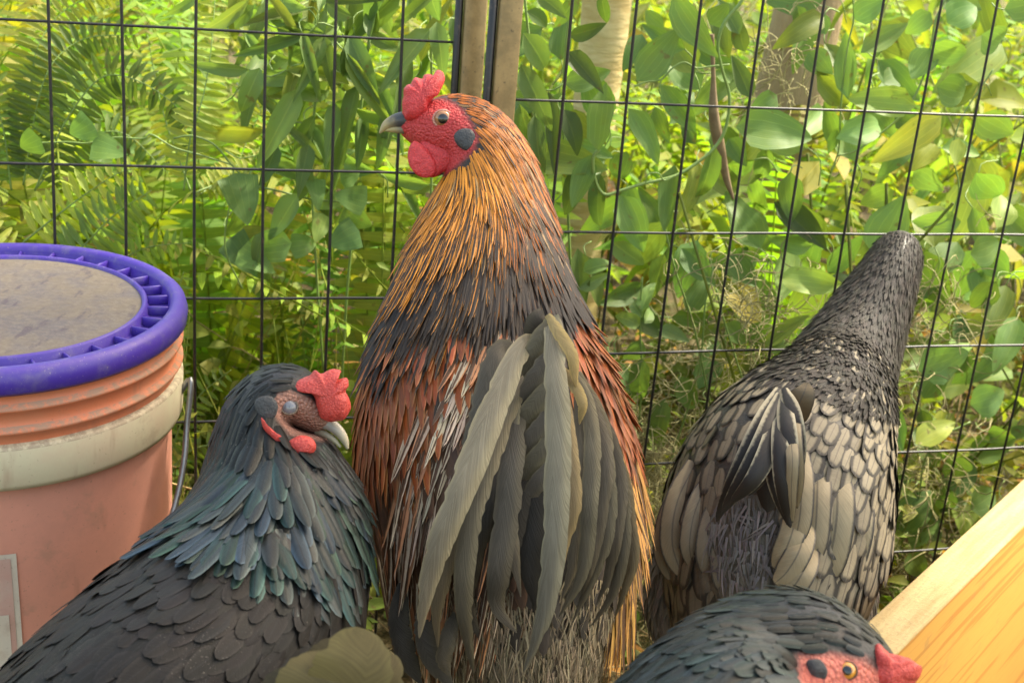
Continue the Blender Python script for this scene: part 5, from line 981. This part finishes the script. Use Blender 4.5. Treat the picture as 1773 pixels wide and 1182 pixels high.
for dx_ in (-22, 22): eyeball(lb_, 1556 + dx_, 446, 1.435, 6, eye_mat('grey_hen_eye', (.25, .12, .03)), RED2, .7, (np.sign(dx_) * 3., 0, .5))
beak(lb_, 'beak', [(1562, 425, 1.455), (1566, 420, 1.475), (1569, 422, 1.49)], [10, 7, 1.5], BK1)

# ================================================================== black hen at the front
FK = [(1010, 1760, .60, 90, .06), (1040, 1680, .62, 190, .11), (1090, 1560, .65, 235, .125), (1150, 1440, .68, 215, .115), (1222, 1340, .70, 205, .10), (1280, 1252, .72, 190, .085), (1342, 1196, .73, 174, .07), (1410, 1168, .73, 148, .058), (1468, 1172, .73, 104, .047), (1513, 1188, .73, 68, .034), (1540, 1200, .73, 30, .022), (1556, 1216, .73, 16, .012)]
fh = Loft(FK); ft = P(1000, 1700, .66)
fb = thing('hen', (ft[0], ft[1], 0), 'black hen with amber eye and lumpy red comb in the bottom right foreground', 'hen', 'black hens')
F_FACE = [(1384, 1150), (1392, 1134), (1420, 1132), (1455, 1130), (1495, 1142), (1520, 1160), (1560, 1190), (1540, 1240), (1420, 1250), (1390, 1200)]
bd_ = part('body', fh.mesh('body', body_mat('front_hen_body', (.016, .017, .017), (.62, .19, .13), (.45, .08, .06)), F_FACE, 130, 48), fb); TREE[0] = body_tree(bd_.data)
FF_A, FF_O = black_mats('front_hackle', (.026, .031, .030), (.052, .062, .060), .4, .38, .25)
t, th = fh.field(.05, .95, .0066, .0055, 41); S, D, N = fh.frames(t, th); px, py, _ = proj(S); ok = np.array([in_poly(x, y, F_FACE) < .2 for x, y in zip(px, py)]) & ~((px > 1505) & (py > 1120))
t, S, D, N, px, py = [a[ok] for a in (t, S, D, N, px, py)]; n = len(S); fv = M @ np.array([-.8, .6, 0]); fv = fv - (N @ fv)[:, None] * N; D = nrm(D + fv * np.interp(t, [fh.t[6], fh.t[8]], [.9, 0])[:, None]); r_ = np.random.default_rng(42)
tt_ = np.array([[.75, .82, .82], [.6, .85, .82], [.62, .76, .9], [.9, .88, .84]])[r_.integers(0, 4, n)] * r_.uniform(.6, 1.2, (n, 1)) * np.interp(t, [fh.t[5], fh.t[7]], [1.3, .75])[:, None]
plumage(fb, 'hackle', S, D, N, np.interp(t, [fh.t[4], fh.t[6], fh.t[8], fh.t[9]], [.028, .021, .010, .006]), np.interp(t, [fh.t[4], fh.t[6], fh.t[8], fh.t[9]], [.009, .0068, .0036, .0024]), np.c_[tt_, np.ones(n)], F_LONG, FF_A, FF_O, 290, lift=.07, liftj=.03, clear=.07, seed=43, partname='hackle_feather')
part('ear_tuft', mk_mesh('ear_tuft', *pillow([(1396, 1150), (1404, 1141), (1420, 1142), (1430, 1157), (1431, 1174), (1418, 1180), (1402, 1168)], .002, (1415, 1160), 6, sd(1415, 1160, -.0005), .0012)[:2], GREY_T), fb)
part('comb', mk_mesh('comb', *pillow([(1506, 1150), (1510, 1132), (1520, 1118), (1530, 1120), (1540, 1132), (1556, 1135), (1576, 1140), (1592, 1152), (1594, 1166), (1584, 1182), (1570, 1200), (1540, 1210), (1516, 1196), (1505, 1172)], .016, (1548, 1165), 8, .700, .0026)[:2], RED2), fb)
eyeball(fb, 1467, 1160, sd(1467, 1160, .001), 15, eye_mat('hen_eye_amber', (.62, .27, .03), .28), skin_mat('dark_eyelid', (.16, .08, .05), (.06, .03, .02), .5, 1, 0, .6))
beak(fb, 'upper_beak', [(1535, 1200, .725), (1560, 1208, .725), (1580, 1226, .725), (1590, 1250, .725)], [18, 16, 11, 3], BK1)
for dx_ in (-.05, .05): leg(fb, (ft[0] + dx_, ft[1], .24), (ft[0] + dx_, ft[1], 0), .3, LEGM)

# ================================================================== hen whose tail shows at the bottom edge
EK = [(610, 1235, .66, 40, .03), (600, 1290, .655, 120, .06), (590, 1370, .65, 170, .10), (560, 1470, .64, 190, .12), (500, 1560, .63, 160, .11), (450, 1600, .63, 90, .07), (420, 1560, .62, 60, .04), (400, 1500, .62, 46, .035), (370, 1490, .62, 30, .025), (350, 1500, .62, 12, .012)]
eh = Loft(EK); ft = P(560, 1800, .64)
eb = thing('hen', (ft[0], ft[1], 0), 'hen showing only rounded olive brown tail feathers at the bottom edge', 'hen')
bd_ = part('body', eh.mesh('body', body_mat('olive_hen_body', (.05, .04, .02), (.4, .1, .08), (.2, .05, .05)), None, 60, 32), eb); TREE[0] = body_tree(bd_.data)
OL = feather_mat('olive_tail', 'obj', (.155, .125, .045), (.125, .098, .036), 'plain', .65, 0, nb=60, barb=.5, spec=.3)
OLA = feather_mat('olive_body', 'attr', (.14, .115, .05), (.08, .066, .03), 'plain', .6, 0, nb=30, barb=.3, spec=.3)
t, th = eh.field(.08, .9, .018, .016, 51); S, D, N = eh.frames(t, th); plumage(eb, 'body_feathers', S, D, N, .036, .022, tints(len(S), (1, 1, 1), .25, 1, 52), F_ROUND, OLA, lift=.07, seed=53)
for pts, w, tn, tw in [([(560, 1290, .64), (590, 1220, .625), (612, 1150, .62), (618, 1083, .625)], 150, (1.05, 1.03, 1), .05), ([(540, 1290, .635), (545, 1230, .625), (552, 1175, .622), (570, 1128, .63)], 150, (.85, .83, .8), .25), ([(520, 1290, .64), (510, 1240, .635), (500, 1195, .635), (505, 1150, .64)], 120, (.25, .24, .24), .4), ([(590, 1300, .65), (630, 1230, .645), (655, 1170, .645), (660, 1120, .65)], 110, (.8, .78, .75), -.2), ([(560, 1300, .655), (560, 1220, .65), (575, 1150, .65), (590, 1105, .655)], 120, (.4, .38, .36), .1)]:
    tail_feather(eb, pts, w, tn, OL, .06, tw, 'tail_feather', (.6, .8, .92, .98, .95, .8), 24)
for dx_ in (-.04, .04): leg(eb, (ft[0] + dx_, ft[1] + .02, .2), (ft[0] + dx_, ft[1] + .02, 0), 2.4, LEGM)
